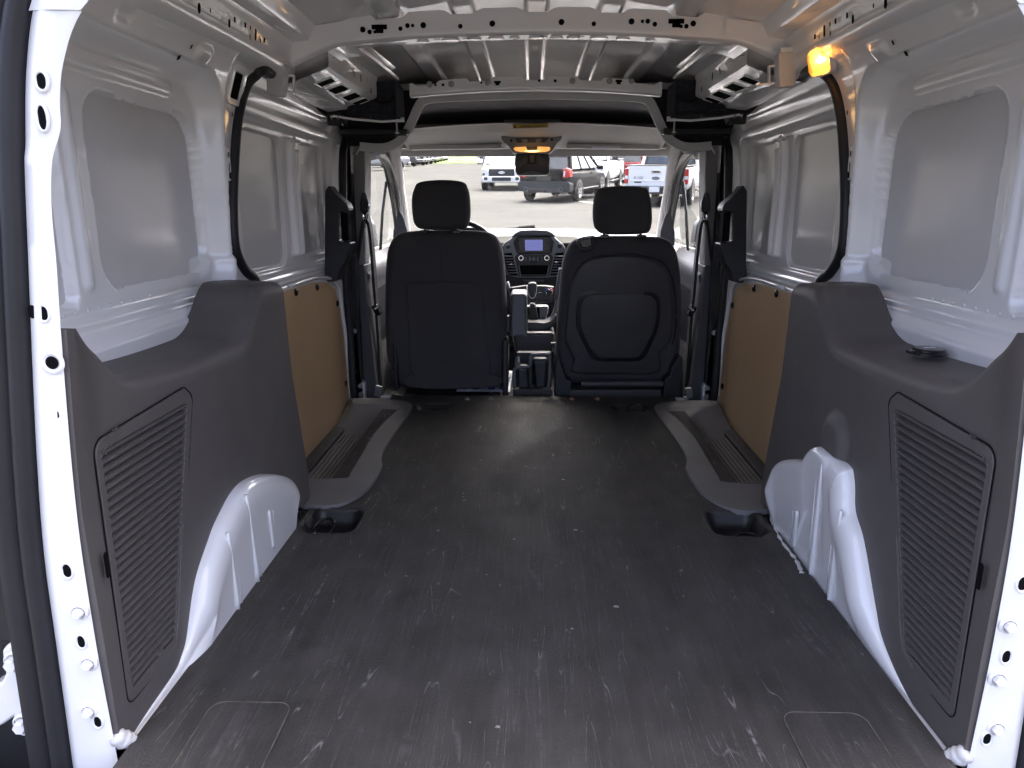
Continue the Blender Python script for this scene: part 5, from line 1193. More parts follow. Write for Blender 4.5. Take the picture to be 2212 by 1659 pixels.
# roof lining: bound edge at the back, shelf over the windscreen
half = [B2(775, 1065), B2(900, 1075), B2(985, 1065), B2(1060, 1025), B2(1110, 960), B2(1150, 880), B2(1190, 790), B2(1225, 740), B2(1300, 716), B2(1500, 703), B2(1800, 694), B2(2012, 690)]
L_ = [U(*c, y=2.95) for c in half]; Z0 = L_[-1]
full = [Vector((p.x, 2.95, p.z)) for p in L_[:-1]]+[Vector((0, 2.95, L_[-1].z))]+[Vector((-p.x, 2.95, p.z)) for p in reversed(L_[:-1])]
PF = smooth_path(full, 6); nP = len(PF)
m = MB(); m.sweep(PF, [(-.016, -.004), (.016, -.008), (.016, .016), (-.016, .018)], up=(0, -1, 0)); rl_ = m.obj('roof_lining_edge', 'lining_edge', van, smooth=60)
m = MB(); m.tube([p+Vector((0, -.008, .0145 if abs(p.x) < .4 else .012)) for p in PF], .003, 6); simple('edge_brown', (.10, .055, .045), .8); m.obj('lining_binding', 'edge_brown', van, smooth=180)
def lin(u, v):
    i = u*(nP-1); k_ = min(int(i), nP-2); p = PF[k_].lerp(PF[k_+1], i-k_)
    w = ss(.42, .36, abs(p.x))
    zt = 1.196-.012*(p.x/.4)**2
    z = lerp(p.z, min(p.z, zt) if True else 0, ss(0, 1, v)); x = p.x*(1+(.06 if abs(p.x) < .3 else .06+.36*ss(.3, .42, abs(p.x)))*v)
    return (x, lerp(2.955, 3.78, v), z+.004*math.sin(PI*v)*w)
m = MB(); m.grid(lin, 90, 14); m.obj('roof_lining', 'lining_dark', van, smooth=180, fix=False)
def oh(u, v):
    x = lerp(-.62, .62, u); a = abs(x)
    z = lerp(1.148-.03*(x/.62)**2, 1.066-.012*(x/.62)**2-.016*ss(.14, .09, a), v); y = lerp(3.40, 3.66, v)-.012*math.sin(PI*v)
    return (x, y, z)
m = MB(); m.grid(oh, 60, 14); m.obj('overhead_shelf', 'headliner', van, smooth=180, fix=False)
m = MB(); m.add([(-.66, 3.40, 1.17), (.66, 3.40, 1.17), (.66, 3.40, 1.13), (-.66, 3.40, 1.13)], [(0, 1, 2, 3)]); 
def shelf_z(x): return 1.148-.03*(x/.62)**2
m = MB(); m.grid(lambda u, v: (lerp(-.62, .62, u), lerp(3.38, 3.80, v), shelf_z(lerp(-.62, .62, u))+.0-.05*v), 20, 3); m.obj('shelf_floor', 'headliner', van, smooth=180, fix=False)
m = MB(); m.box((0, 3.45, 1.24), (1.5, 1.0, .01)); m.obj('cab_roof', 'headliner', van)
# dark bulkhead round the lining's edge
m = MB(); PB = [(p.x, p.z+.004) for p in PF]; nB = len(PB); OB = [(clamp(x*1.75, -.76, .76), 1.225 if abs(x) < .60 else lerp(1.225, z, clamp((abs(x)-.60)/.12))) for x, z in PB]
OB = [(-.76, PB[0][1])]+OB[1:-1]+[(.76, PB[-1][1])]
m.add([(x, 2.972, z) for x, z in PB]+[(x, 2.974, z) for x, z in OB], [(i, i+1, nB+i+1, nB+i) for i in range(nB-1)]); m.obj('cab_bulkhead', 'foam_black', van, smooth=0, solid=.006, fix=False)
def K2(x, y): return (1042.3+x*.1157, 192+y*.1157)
oc = empty('overhead_console', parent=van); oc['label'] = 'overhead console with glowing map lamp'
def op(name, pts, y0, y1, mt, bv=.003, par=oc, r=0):
    q = [U(*K2(*c), y=y0) for c in pts]; q = [(p.x, p.z) for p in q]
    if r: q = rpoly(q, r, 4)
    m = MB(); m.prism(q, 'y', y0, y1); return m.obj(name, mt, par, bevel=bv, seg=3)
op('shelf_pocket', ((390, 620), (430, 460), (500, 375), (620, 360), (1250, 355), (1370, 375), (1430, 470), (1470, 612)), 3.70, 3.74, 'headliner', .004)
op('warning_label', ((568, 662), (1228, 640), (1228, 715), (570, 735)), 3.385, 3.40, 'print_black', .0006); op('label_face', ((574, 668), (1222, 647), (1222, 709), (576, 729)), 3.3845, 3.387, 'yellow_label', 0)
m = MB(); a, b = U(*K2(605, 700), y=3.384), U(*K2(625, 700), y=3.384); p = U(*K2(606, 698), y=3.384); m.add([p+Vector((-.006, 0, -.006)), p+Vector((.006, 0, -.006)), p+Vector((0, 0, .006))], [(0, 1, 2)])
for (x0, x1, y) in ((712, 800, 683), (808, 930, 680), (940, 1150, 674), (712, 790, 706), (798, 960, 702), (970, 1205, 695)):
    a, b = U(*K2(x0, y), y=3.384), U(*K2(x1, y), y=3.384); m.box((a+b)/2, ((b-a).length, .0004, .0022))
m.obj('label_print', 'print_black', oc, smooth=0)
op('console_body', ((345, 910), (360, 870), (430, 835), (520, 822), (1400, 818), (1470, 845), (1495, 900), (1470, 950), (1400, 1010), (1330, 1120), (1270, 1190), (560, 1190), (510, 1100), (470, 1050), (390, 1000)), 3.52, 3.66, 'pillar_grey', .008)
op('console_groove', ((600, 930), (1235, 920), (1180, 1000), (660, 1008)), 3.514, 3.53, 'pillar_dark', .003); op('switch', ((715, 935), (840, 930), (840, 1000), (760, 1000)), 3.511, 3.52, 'pillar_grey', .002); op('switch', ((990, 928), (1110, 926), (1080, 998), (1000, 998)), 3.511, 3.52, 'pillar_grey', .002); op('switch', ((870, 928), (960, 928), (985, 1000), (850, 1000)), 3.511, 3.52, 'pillar_dark', .002)
for u in (538, 1296):
    p = U(*K2(u, 965 if u < 900 else 950), y=3.514); m = MB(); m.lathe([(.0055, -.001), (.0055, .006)], ax='y', n=14); o = m.obj('sensor_eye', 'hole_dark', oc); o.location = (p.x, 3.514, p.z)
kk = NT('map_lamp_glow'); kk.bsdf((.8, .45, .2), .35, emit=(1, .42, .10), es=.075)
kk = NT('map_lamp_core'); kk.bsdf((.9, .6, .3), .35, emit=(1, .62, .22), es=.28)
op('map_lamp', ((578, 1110), (610, 1090), (800, 1078), (1040, 1075), (1250, 1085), (1270, 1110), (1250, 1150), (1180, 1175), (950, 1186), (700, 1175), (610, 1150)), 3.512, 3.53, 'map_lamp_glow', .003)
op('lamp_core', ((780, 1160), (850, 1150), (1010, 1148), (1080, 1158), (1000, 1180), (850, 1180)), 3.511, 3.52, 'map_lamp_core', .001)
op('lamp_switch', ((808, 1078), (1028, 1075), (1018, 1140), (840, 1146)), 3.508, 3.53, 'pillar_dark', .003)
ll = bpy.data.lights.new('map_lamp_light', 'POINT'); ll.energy = .003; ll.color = (1, .55, .2); ll.shadow_soft_size = .02
lo = bpy.data.objects.new('map_lamp_light', ll); COL.objects.link(lo); lo.location = U(*K2(930, 1165), y=3.48); lo.parent = oc
# interior mirror seen from behind
mr = empty('interior_mirror', parent=van)
op('mirror_shell', ((605, 1270), (640, 1215), (720, 1200), (1150, 1195), (1230, 1215), (1258, 1290), (1255, 1560), (1220, 1612), (900, 1618), (650, 1612), (612, 1540), (600, 1400)), 3.60, 3.68, 'dash_dark', .012, mr)
op('mirror_wing', ((612, 1380), (700, 1330), (850, 1215), (855, 1370), (800, 1430), (640, 1500), (618, 1500)), 3.59, 3.62, 'pillar_dark', .004, mr); op('mirror_wing', ((1000, 1240), (1060, 1225), (1240, 1370), (1240, 1500), (1110, 1450), (1000, 1390)), 3.59, 3.62, 'pillar_dark', .004, mr)
op('mirror_stalk', ((860, 1200), (990, 1200), (985, 1390), (865, 1390)), 3.582, 3.62, 'dash_dark', .006, mr)
op('speaker_grille', ((720, 1570), (800, 1535), (930, 1528), (1060, 1535), (1130, 1570), (1110, 1608), (740, 1608)), 3.592, 3.61, 'gloss_black', .003, mr)
# sun visors
m = MB(); m.box((0, 3.71, 1.092), (1.30, .06, .06)); m.obj('windscreen_header', 'headliner', van)
m = MB(); m.box((0, 3.79, 1.13), (1.4, .02, .20)); m.obj('shelf_back', 'headliner', van)
for s in SIDES:
    m = MB(); a, b = U(888, 321, y=3.66), U(1085, 318, y=3.64); xa, xb = abs(a.x), abs(b.x)
    m.prism(rpoly([(s*xa, 1.050), (s*xb, 1.055), (s*xb, 1.074), (s*xa, 1.072)], .008, 4), 'y', 3.60, 3.66); vis = m.obj('sun_visor', 'headliner', van, bevel=.004)
    if s > 0:
        m = MB(); a, b = U(*B3(610, 1074), y=3.596), U(*B3(818, 1071), y=3.596); m.box((a+b)/2, ((b-a).length, .001, .010)); m.obj('visor_label', 'paper_white', vis, smooth=0)
# ------------------------------------------------------------------ the car park outside
SL = .072
def gz(y): 
    t = y-4.0
    return GZ if t < -1 else GZ+SL*((t+1)**2/4 if t < 1 else t)
def gnd(u, v):
    """ground point under a spot of the photograph"""
    d = FW + RT*((u-CX)/FPX) - UP*((v-CY)/FPX); c = Vector(CAM)
    a, b = 3., 600.
    for _ in range(60):
        t = (a+b)/2; p = c+d*t
        if p.z > gz(p.y): a = t
        else: b = t
    return c+d*t
k = NT('asphalt'); v = k.co()
c = k.mix(k.rng(k.noise(v, .35, 5, .65), .3, .75), (.052, .053, .051), (.068, .069, .066))
c = k.mix(k.rng(k.noise(k.co((.25, 1, 1)), .9, 5, .7), .42, .7), c, (.047, .048, .046))
cr = k.math('MULTIPLY', k.rng(k.math('ABSOLUTE', k.math('SUBTRACT', k.noise(v, .55, 4, .7, .6), .5)), .006, .001), k.rng(k.noise(v, .3, 2), .5, .56))
c = k.mix(k.math('MULTIPLY', cr, .7), c, (.03, .03, .03))
c = k.mix(k.rng(k.noise(v, 45, 2), .55, .75), c, (.095, .096, .092))
k.bsdf(c, 1, 0, .0, nrm=k.bump(k.noise(v, 60, 3), .5, .01))
k = NT('grass'); v = k.co()
c = k.mix(k.rng(k.noise(v, .8, 6, .7), .3, .7), (.06, .10, .018), (.10, .14, .03)); k.bsdf(c, .95, 0, .2, nrm=k.bump(k.noise(v, 3, 4), 1, .2))
simple('line_paint', (.62, .60, .50), .7, var=.3, vscale=3)
ys = [-60, -20, 0, 2, 3]+[3+.25*i for i in range(1, 9)]+[6, 10, 20, 40, 80, 120, 150, 200, 400]
m = MB(); xs = [-220+440*i/10 for i in range(11)]
m.add([(x, y, gz(y)) for y in ys for x in xs], [(j*11+i, j*11+i+1, (j+1)*11+i+1, (j+1)*11+i) for j in range(len(ys)-1) for i in range(10)])
g = m.obj('car_park', 'asphalt', None, smooth=60, fix=False); tag(g, kind='structure')
a = gnd(1010, 352); gy = a.y
m = MB(); m.add([(-60, gy, gz(gy)+.05), (3, gy-8, gz(gy-8)+.05), (30, gy+4, gz(gy+4)+.05), (80, 330, gz(330)+.05), (-120, 330, gz(330)+.05)], [(0, 1, 2, 3, 4)]); o = m.obj('grass_bank', 'grass', None, smooth=0, fix=False); tag(o, kind='structure')
# painted bay lines
for (p, q) in (((1243, 434), (1292, 440)), ((1292, 440), (1330, 424))):
    a, b = gnd(*p), gnd(*q); d = (b-a).normalized(); n = Vector((-d.y, d.x, 0)).normalized()*.06; a.z = gz(a.y)+.006; b.z = gz(b.y)+.006
    m = MB(); m.add([a-n, a+n, b+n, b-n], [(0, 1, 2, 3)]); o = m.obj('bay_line', 'line_paint', None, smooth=0, fix=False); tag(o, kind='structure')

def carpaint(name, col, metal=0., rough=.35, coat=.55, spec=.35):
    k = NT(name); v = k.co(); c = k.mix(k.rng(k.noise(v, 2, 3), .3, .7), tuple(x*.95 for x in col), col); k.bsdf(c, rough, metal, spec, coat, .05)
carpaint('paint_white', (.68, .69, .69)); carpaint('paint_charcoal', (.0045, .0048, .0055), 0., .5, .08, .05); carpaint('paint_red', (.30, .008, .012)); carpaint('paint_black', (.012, .012, .014)); carpaint('paint_silver', (.42, .43, .44), .6)
k = NT('car_glass'); k.bsdf((.020, .028, .030), .05, 0, .9)
k = NT('car_glass_light'); v = k.co(); k.bsdf(k.mix(k.rng(k.noise(v, 1.3, 3), .4, .65), (.06, .10, .12), (.30, .40, .42)), .06, 0, .9)
simple('tyre', (.016, .016, .016), .85, var=.2, bump=.4, bscale=30); simple('alloy', (.55, .55, .56), .28, metal=.9); simple('bumper_grey', (.022, .026, .031), .55, spec=.2); simple('bumper_black', (.018, .018, .019), .6)
simple('lens_red', (.42, .010, .012), .18, coat=.6); simple('lens_white', (.62, .64, .66), .12, coat=.6); simple('lens_amber', (.6, .22, .04), .2); simple('plate_white', (.60, .62, .62), .5, var=.15, vscale=9)
simple('badge_blue', (.02, .035, .10), .25); simple('underside', (.010, .010, .010), .9)
def text_mesh(txt, size, mt, shear=.3):
    cu = bpy.data.curves.new('lettering', 'FONT'); cu.body = txt; cu.size = size; cu.align_x = 'CENTER'; cu.align_y = 'CENTER'; cu.shear = shear; cu.resolution_u = 2
    o = bpy.data.objects.new('lettering', cu); COL.objects.link(o); bpy.context.view_layer.update()
    me = bpy.data.meshes.new_from_object(o.evaluated_get(bpy.context.evaluated_depsgraph_get())); bpy.data.objects.remove(o); me.materials.clear(); me.materials.append(MAT[mt]); return me
OVAL_TXT = {}
def badge(par, x, y, z, w, facing, mt='badge_blue', rim='chrome'):
    """the maker's oval emblem, lettering in script across it"""
    n = 24; h = w*.40
    sg = 1 if facing > 0 else -1
    m = MB(); m.prism([(x+w/2*math.cos(2*PI*i/n), z+h/2*math.sin(2*PI*i/n)) for i in range(n)], 'y', y, y+sg*.012); b = m.obj('emblem', rim, par, smooth=30)
    m = MB(); m.prism([(x+w*.46*math.cos(2*PI*i/n), z+h*.44*math.sin(2*PI*i/n)) for i in range(n)], 'y', y+sg*.012, y+sg*.016); m.obj('emblem_field', mt, par, smooth=30)
    key = 'chrome' if mt == 'badge_blue' else 'badge_blue'
    if key not in OVAL_TXT: OVAL_TXT[key] = text_mesh('Ford', .34, key)
    inst(OVAL_TXT[key], 'emblem_lettering', par, (x, y+sg*.018, z), (R(90), 0, R(180) if sg > 0 else 0), (w, w, w))
def loft(name, st, mt, par, n=20, pw=4.):
    """st: (y, z0, z1, half) superellipse sections"""
    m = MB(); v = []
    for (y, z0, z1, hw) in st:
        for i in range(n):
            a = 2*PI*(i+.5)/n; cx_, sx_ = math.cos(a), math.sin(a)
            r = (abs(cx_)**pw+abs(sx_)**pw)**(-1/pw)
            v.append((hw*cx_*r, y, (z0+z1)/2+(z1-z0)/2*sx_*r))
    L = len(st); m.add(v, [(j*n+i, j*n+(i+1) % n, (j+1)*n+(i+1) % n, (j+1)*n+i) for j in range(L-1) for i in range(n)]+[tuple(range(n)), tuple(range((L-1)*n, L*n))])
    return m.obj(name, mt, par, smooth=38)
def wheel(par, x, y, r, w, sg):
    m = MB(); m.lathe([(r*.62, -w/2), (r*.9, -w/2), (r, -w/2+.03), (r, w/2-.03), (r*.9, w/2), (r*.62, w/2)], ax='x', n=28, cap=False); t = m.obj('wheel', 'tyre', par, smooth=40); t.location = (x, y, r)
    m = MB(); m.lathe([(.001, w*.30), (r*.16, w*.34), (r*.20, w*.30), (r*.30, w*.18), (r*.5, w*.16), (r*.60, w*.45), (r*.66, w*.46), (r*.66, w*.2)], ax='x', n=28, cap=False)
    for k_ in range(6):
        a = 2*PI*k_/6; q = Matrix.Rotation(a, 3, 'X'); m.box(q @ Vector((w*.36, 0, r*.36)), (w*.12, r*.14, r*.5), q)
    o = m.obj('rim', 'alloy', t, smooth=40); o.scale = (sg, 1, 1)
    m = MB(); m.lathe([(r*.3, 0), (r*.63, 0)], ax='x', n=28, cap=False); b = m.obj('brake_disc', 'underside', t); return t
def place(o, p, head):
    """stand a thing on the sloping car park; head = degrees clockwise from straight ahead"""
    n = Vector((0, -SL, 1)).normalized(); f = Vector((math.sin(R(head)), math.cos(R(head)), 0)); f = (f-n*f.dot(n)).normalized(); r = f.cross(n)
    q = Matrix((r, f, n)).transposed().to_4x4(); q.translation = Vector((p.x, p.y, gz(p.y))); o.matrix_world = q
def vbox(par, name, c, d, mt, bv=.02, rot=None):
    m = MB(); m.box(c, d, rot); return m.obj(name, mt, par, bevel=bv, seg=2)
def quadp(par, name, pts, mt, t=.012):
    m = MB(); P = [Vector(p) for p in pts]; n = (P[1]-P[0]).cross(P[2]-P[0]).normalized()*t; k_ = len(P)
    m.add([p+n for p in P]+[p-n for p in P], [tuple(range(k_)), tuple(range(2*k_-1, k_-1, -1))]+[(i, (i+1) % k_, (i+1) % k_+k_, i+k_) for i in range(k_)]); return m.obj(name, mt, par, smooth=0)
def greenhouse(par, y0b, y0t, y1t, y1b, zb, zt, hb, ht, paint, gl, splits=(), roofrail=False):
    """cabin: glass panes between painted pillars under a painted roof. rear base/top, front top/base"""
    core = MB(); e = .03
    core.add([(-hb+e, y0b+e, zb), (hb-e, y0b+e, zb), (hb-e, y1b-e, zb), (-hb+e, y1b-e, zb), (-ht+e, y0t+e, zt-.03), (ht-e, y0t+e, zt-.03), (ht-e, y1t-e, zt-.03), (-ht+e, y1t-e, zt-.03)], [(0, 1, 5, 4), (1, 2, 6, 5), (2, 3, 7, 6), (3, 0, 4, 7), (4, 5, 6, 7)]); core.obj('cabin_core', 'underside', par, smooth=0)
    f = lambda a, b, t: Vector(a).lerp(Vector(b), t)
    A, B, C_, D_ = (-hb, y0b, zb), (hb, y0b, zb), (hb, y1b, zb), (-hb, y1b, zb); E, F, G, H = (-ht, y0t, zt), (ht, y0t, zt), (ht, y1t, zt), (-ht, y1t, zt)
    def pane(nm, p, q, r, s_, i=.07, j=.10):
        c = lambda u, w: f(f(p, q, u), f(s_, r, u), w); quadp(par, nm, [c(i, .06), c(1-i, .06), c(1-i, 1-j), c(i, 1-j)], gl, .008)
    pane('rear_window', A, B, F, E); pane('windscreen', C_, D_, H, G, .05, .06)
    for sg, (p, q, r, s_) in ((1, (B, C_, G, F)), (-1, (A, D_, H, E))):
        cuts = [0]+list(splits)+[1]
        for a, b in zip(cuts, cuts[1:]): pane('side_window', f(p, q, a), f(p, q, b), f(s_, r, b), f(s_, r, a), .05, .12)
    m = MB()
    for p, q in ((A, E), (B, F), (C_, G), (D_, H)): m.tube([p, q], .055, 8)
    for sg in (1, -1):
        for c in splits:
            p, q = f((sg*hb, y0b, zb), (sg*hb, y1b, zb), c), f((sg*ht, y0t, zt), (sg*ht, y1t, zt), c); m.tube([p, q], .04, 6)
    m.obj('pillars', paint, par)
    m = MB(); N = 8
    m.grid(lambda u, w: (lerp(-ht-.03, ht+.03, u), lerp(y0t-.06, y1t+.04, w), zt+.045*(1-(2*u-1)**4)-.03*(2*w-1)**2+.0), 12, 8); ro = m.obj('roof', paint, par, smooth=60, fix=False, solid=.05)
    if roofrail:
        for sg in (1, -1):
            m = MB(); m.tube(smooth_path([(sg*ht*.93, y0t+.05, zt+.03), (sg*ht*.93, y0t+.25, zt+.085), (sg*ht*.93, y1t-.3, zt+.085), (sg*ht*.93, y1t-.05, zt+.03)], 4), .02, 6); m.obj('roof_rail', 'chrome', par)
def arches(par, ax, hw, r, mt='underside'):
    for y in ax:
        for sg in (1, -1):
            m = MB(); n = 18; pts = [(y+r*1.16*math.cos(PI*i/n), r*.95+r*1.16*math.sin(PI*i/n)) for i in range(n+1)]; m.prism(pts+[(y-r*1.1, .25), (y+r*1.1, .25)], 'x', sg*(hw-.25), sg*(hw+.006)); m.obj('arch_liner', mt, par, smooth=0)
def suv(paint, label, p, head, tow=False, rearlook='edge', L=4.7, group=None):
    v = empty('parked_suv'); tag(v, label, 'suv', group)
    h = L/2
    loft('body', [(-h, .52, .88, .84), (-h+.05, .40, 1.04, .90), (-h+.35, .34, 1.10, .95), (-1.0, .32, 1.10, .965), (.6, .32, 1.08, .965), (1.1, .33, 1.04, .955), (h-.5, .36, .98, .93), (h-.12, .42, .88, .86), (h, .50, .72, .74)], paint, v, 28, 5)
    greenhouse(v, -h+.18, -h+.62, .25, 1.15, 1.06, 1.64, .90, .70, paint, 'car_glass', (.34, .66), True)
    arches(v, (-1.40, 1.42), .95, .37)
    for y in (-1.40, 1.42):
        for sg in (1, -1): wheel(v, sg*.875, y, .37, .24, sg)
    m = MB(); m.prism(rpoly([(-.93, .36), (.93, .36), (.95, .62), (.88, .70), (-.88, .70), (-.95, .62)], .05, 4), 'y', -h-.05, -h+.35); m.obj('rear_bumper', 'bumper_grey', v, bevel=.04, seg=3)
    vbox(v, 'bumper_valance', (0, -h-.0, .40), (1.2, .12, .14), 'bumper_black', .03)
    for sg in (1, -1):
        m = MB(); m.lathe([(.062, 0), (.075, 0), (.075, .16), (.062, .16), (.05, .02)], ax='y', n=18, cap=False); o = m.obj('exhaust_tip', 'chrome', v); o.location = (sg*.62, -h-.09, .44)
        m = MB(); m.prism([(sg*.66, .80), (sg*.93, .84), (sg*.93, 1.10), (sg*.80, 1.14), (sg*.68, 1.10)], 'y', -h-.015, -h+.30); m.obj('tail_light', 'lens_red', v, bevel=.03, seg=3)
        m = MB(); m.prism([(sg*.69, .86), (sg*.74, .86), (sg*.76, 1.02), (sg*.71, 1.04)], 'y', -h-.025, -h); m.obj('reverse_light', 'lens_white', v)
        vbox(v, 'door_mirror', (sg*1.06, .85, 1.10), (.22, .12, .16), paint, .05); vbox(v, 'sill_strip', (sg*.965, 0, .42), (.02, 2.0, .04), 'chrome', .005)
        m = MB(); m.prism([(-.1, .90), (.12, .90), (.10, .97), (-.08, .97)], 'x', sg*.96, sg*.985); m.obj('door_handle', paint, v, bevel=.01)
        quadp(v, 'headlight', [(sg*.62, h-.06, .74), (sg*.86, h-.28, .74), (sg*.88, h-.30, .88), (sg*.64, h-.10, .86)], 'lens_white')
    m = MB(); m.grid(lambda u, w: (lerp(-.64, .64, u), -h-.022+.02*w, lerp(.70, 1.08, w)), 6, 4); m.obj('tailgate', paint, v, smooth=60, solid=.03, fix=False)
    vbox(v, 'plate_recess', (0, -h-.036, .80), (.52, .02, .16), 'bumper_black', .01)
    vbox(v, 'number_plate', (0, -h-.05, .80), (.30, .01, .14), paint if not tow else 'bumper_black', .004)
    vbox(v, 'tailgate_strip', (0, -h-.04, .94), (1.2, .012, .05), paint, .01)
    m = MB(); m.box((.10, -h+.14, 1.14), (.42, .02, .02), Matrix.Rotation(R(-4), 3, 'Y')); m.obj('rear_wiper', 'bumper_black', v)
    vbox(v, 'spoiler', (0, -h+.56, 1.655), (1.30, .26, .035), paint, .015)
    vbox(v, 'tow_bar', (0, -h-.05, .40), (.10, .16, .08), 'bumper_black', .01)
    place(v, p, head); return v
def pickup(paint, label, p, head, kind='half', facing='rear', group=None, plate=True, detail=True, cat='pickup truck'):
    S_ = {'half': 1.0, 'heavy': 1.06, 'small': .90}[kind]
    v = empty('pickup_truck'); tag(v, label, cat, group)
    h = 2.95*S_; hw = 1.0*(S_ if kind != 'small' else .93); r = .40*S_; zb = 1.22*S_; zt = 1.96*S_; g0 = .48*S_
    loft('body', [(-h+.06, g0, zb-.02, hw-.03), (-h+.12, g0, zb, hw), (-.55*S_, g0-.02, zb, hw), (.9*S_, g0-.02, zb, hw), (h-1.25*S_, g0, zb-.02, hw), (h-.55*S_, g0+.02, zb-.06, hw-.02), (h-.12, g0+.05, zb-.12, hw-.06), (h, g0+.12, zb-.26, hw-.14)], paint, v, 28, 8)
    greenhouse(v, -.55*S_, -.35*S_, .75*S_, h-1.35*S_, zb-.02, zt, hw-.07, hw-.22, paint, 'car_glass' if facing == 'rear' else 'car_glass_light', (.5,))
    ax = (-h+1.15*S_, h-1.0*S_); arches(v, ax, hw, r)
    for y in ax:
        for sg in (1, -1): wheel(v, sg*(hw-.105), y, r, .27, sg)
    # load bed
    vbox(v, 'bed_cavity', (0, -h+1.05*S_, zb-.0), (hw*2-.16, 1.75*S_, .02), 'underside', 0)
    for sg in (1, -1): vbox(v, 'bed_rail', (sg*(hw-.05), -h+1.05*S_, zb+.012), (.09, 1.9*S_, .03), 'bumper_black', .01)
    if detail:
        tg = rpoly([(-hw+.13, g0+.14), (hw-.13, g0+.14), (hw-.13, zb+.01), (-hw+.13, zb+.01)], .03, 3); m = MB(); m.prism(tg, 'y', -h+.02, -h+.1); m.obj('tailgate', paint, v, bevel=.015, seg=3)
        vbox(v, 'tailgate_cap', (0, -h+.06, zb+.02), (hw*2-.24, .09, .03), 'bumper_black', .008)
        vbox(v, 'tailgate_crease', (0, -h+.015, g0+.30), (hw*2-.4, .02, .05), paint, .01)
        vbox(v, 'tailgate_handle', (0, -h+.012, zb-.16), (.30, .025, .10), 'chrome', .02); vbox(v, 'handle_recess', (0, -h-.003, zb-.165), (.22, .01, .05), 'bumper_black', .01)
        badge(v, 0, -h+.018, zb-.36, .26, -1)
        me = text_mesh('F-150', .13, 'bumper_black') if kind == 'half' else None
        if me: inst(me, 'model_lettering', v, (-hw*.56, -h+.012, zb-.36), (R(90), 0, 0)); vbox(v, 'trim_badge', (-hw*.56, -h+.014, zb-.48), (.22, .008, .05), 'bumper_black', .005)
        for sg in (1, -1):
            vbox(v, 'tail_light', (sg*(hw-.065), -h+.09, zb-.30), (.125, .14, .46), 'lens_red', .02); vbox(v, 'reverse_light', (sg*(hw-.065), -h+.022, zb-.34), (.10, .02, .10), 'lens_white', .005)
            vbox(v, 'door_handle', (sg*(hw+.01), .02*S_, zb-.16), (.03, .20, .04), 'bumper_black', .01); vbox(v, 'door_handle', (sg*(hw+.01), 1.0*S_, zb-.16), (.03, .20, .04), 'bumper_black', .01)
            vbox(v, 'running_board', (sg*hw, .3, g0-.06), (.12, 2.2*S_, .05), 'bumper_black', .01)
        vbox(v, 'rear_bumper', (0, -h-.02, g0+.02), (hw*2-.06, .22, .22), 'bumper_black' if paint != 'paint_white' or kind != 'small' else paint, .03)
        vbox(v, 'number_plate', (0, -h-.137, g0+.05), (.32, .012, .16), 'plate_white', .004)
        m = MB(); m.lathe([(.10, 0), (.10, .01)], ax='y', n=20); o = m.obj('window_sticker', 'plate_white', v); o.location = (-.30, -.50*S_-.03, zb+.42*S_)
    # face
    zg = zb-.42*S_
    vbox(v, 'grille', (0, h-.02, zg+.04), (hw*1.24, .10, .40*S_), 'bumper_black', .05)
    if detail:
        for i in range(5): vbox(v, 'grille_bar', (0, h+.035, zg-.09+i*.065), (hw*1.16, .012, .014), 'bumper_grey', .003)
    badge(v, 0, h+.04, zg+.06, .30, 1, 'plate_white', 'chrome')
    vbox(v, 'front_bumper', (0, h-.02, g0+.06), (hw*2-.1, .26, .30*S_), paint if kind == 'small' else 'chrome' if paint != 'paint_black' else 'bumper_black', .06)
    vbox(v, 'lower_grille', (0, h+.115, g0+.07), (hw*.9, .01, .16), 'bumper_black', .01)
    for sg in (1, -1):
        vbox(v, 'headlight', (sg*(hw-.19), h-.07, zg+.10), (.22, .16, .24*S_), 'lens_white', .02); vbox(v, 'indicator', (sg*(hw-.11), h-.04, zg+.17), (.10, .12, .05), 'lens_amber', .01); vbox(v, 'headlight_surround', (sg*(hw-.14), h-.05, zg-.02), (.10, .14, .10), 'bumper_black', .01)
        vbox(v, 'fog_light', (sg*(hw-.24), h+.10, g0+.09), (.16, .03, .14), 'bumper_black', .02)
        vbox(v, 'door_mirror', (sg*(hw+.16), h-1.62*S_, zb+.13), (.26, .12, .24 if kind == 'heavy' else .18), 'bumper_black' if kind != 'small' else paint, .04)
    place(v, p, head); return v
def off(p, head, fwd, right=0):
    a = R(head); return Vector((p.x+math.sin(a)*fwd+math.cos(a)*right, p.y+math.cos(a)*fwd-math.sin(a)*right, 0))
def PXD(u, d): return Vector(((u-1148.3)/1536*d+CAM[0], d, 0))
suv('paint_charcoal', 'charcoal grey suv with twin exhausts, seen from behind through the windscreen', off(PXD(1193, 26.0), 21, 1.4), 21, True)
suv('paint_red', 'red suv parked beyond the white pickup tailgate', off(PXD(1344, 41.5), 6, 1.4), 6)
pickup('paint_white', 'white pickup with closed tailgate and dark oval emblem, parked nose away', off(PXD(1415, 24.2), 20, 2.0), 20)
pickup('paint_white', 'small white pickup facing the van with black grille', off(PXD(1088, 33.2), 182, -2.0), 182, 'small', 'front', detail=True)
pickup('paint_white', 'tall white heavy pickup facing the van behind the charcoal suv', off(PXD(1252, 31.0), 194, -2.4), 194, 'heavy', 'front')
pickup('paint_white', 'distant white pickup with black grille by the grass bank', off(PXD(1052, 98), 185, -2), 185, 'half', 'front', detail=False)
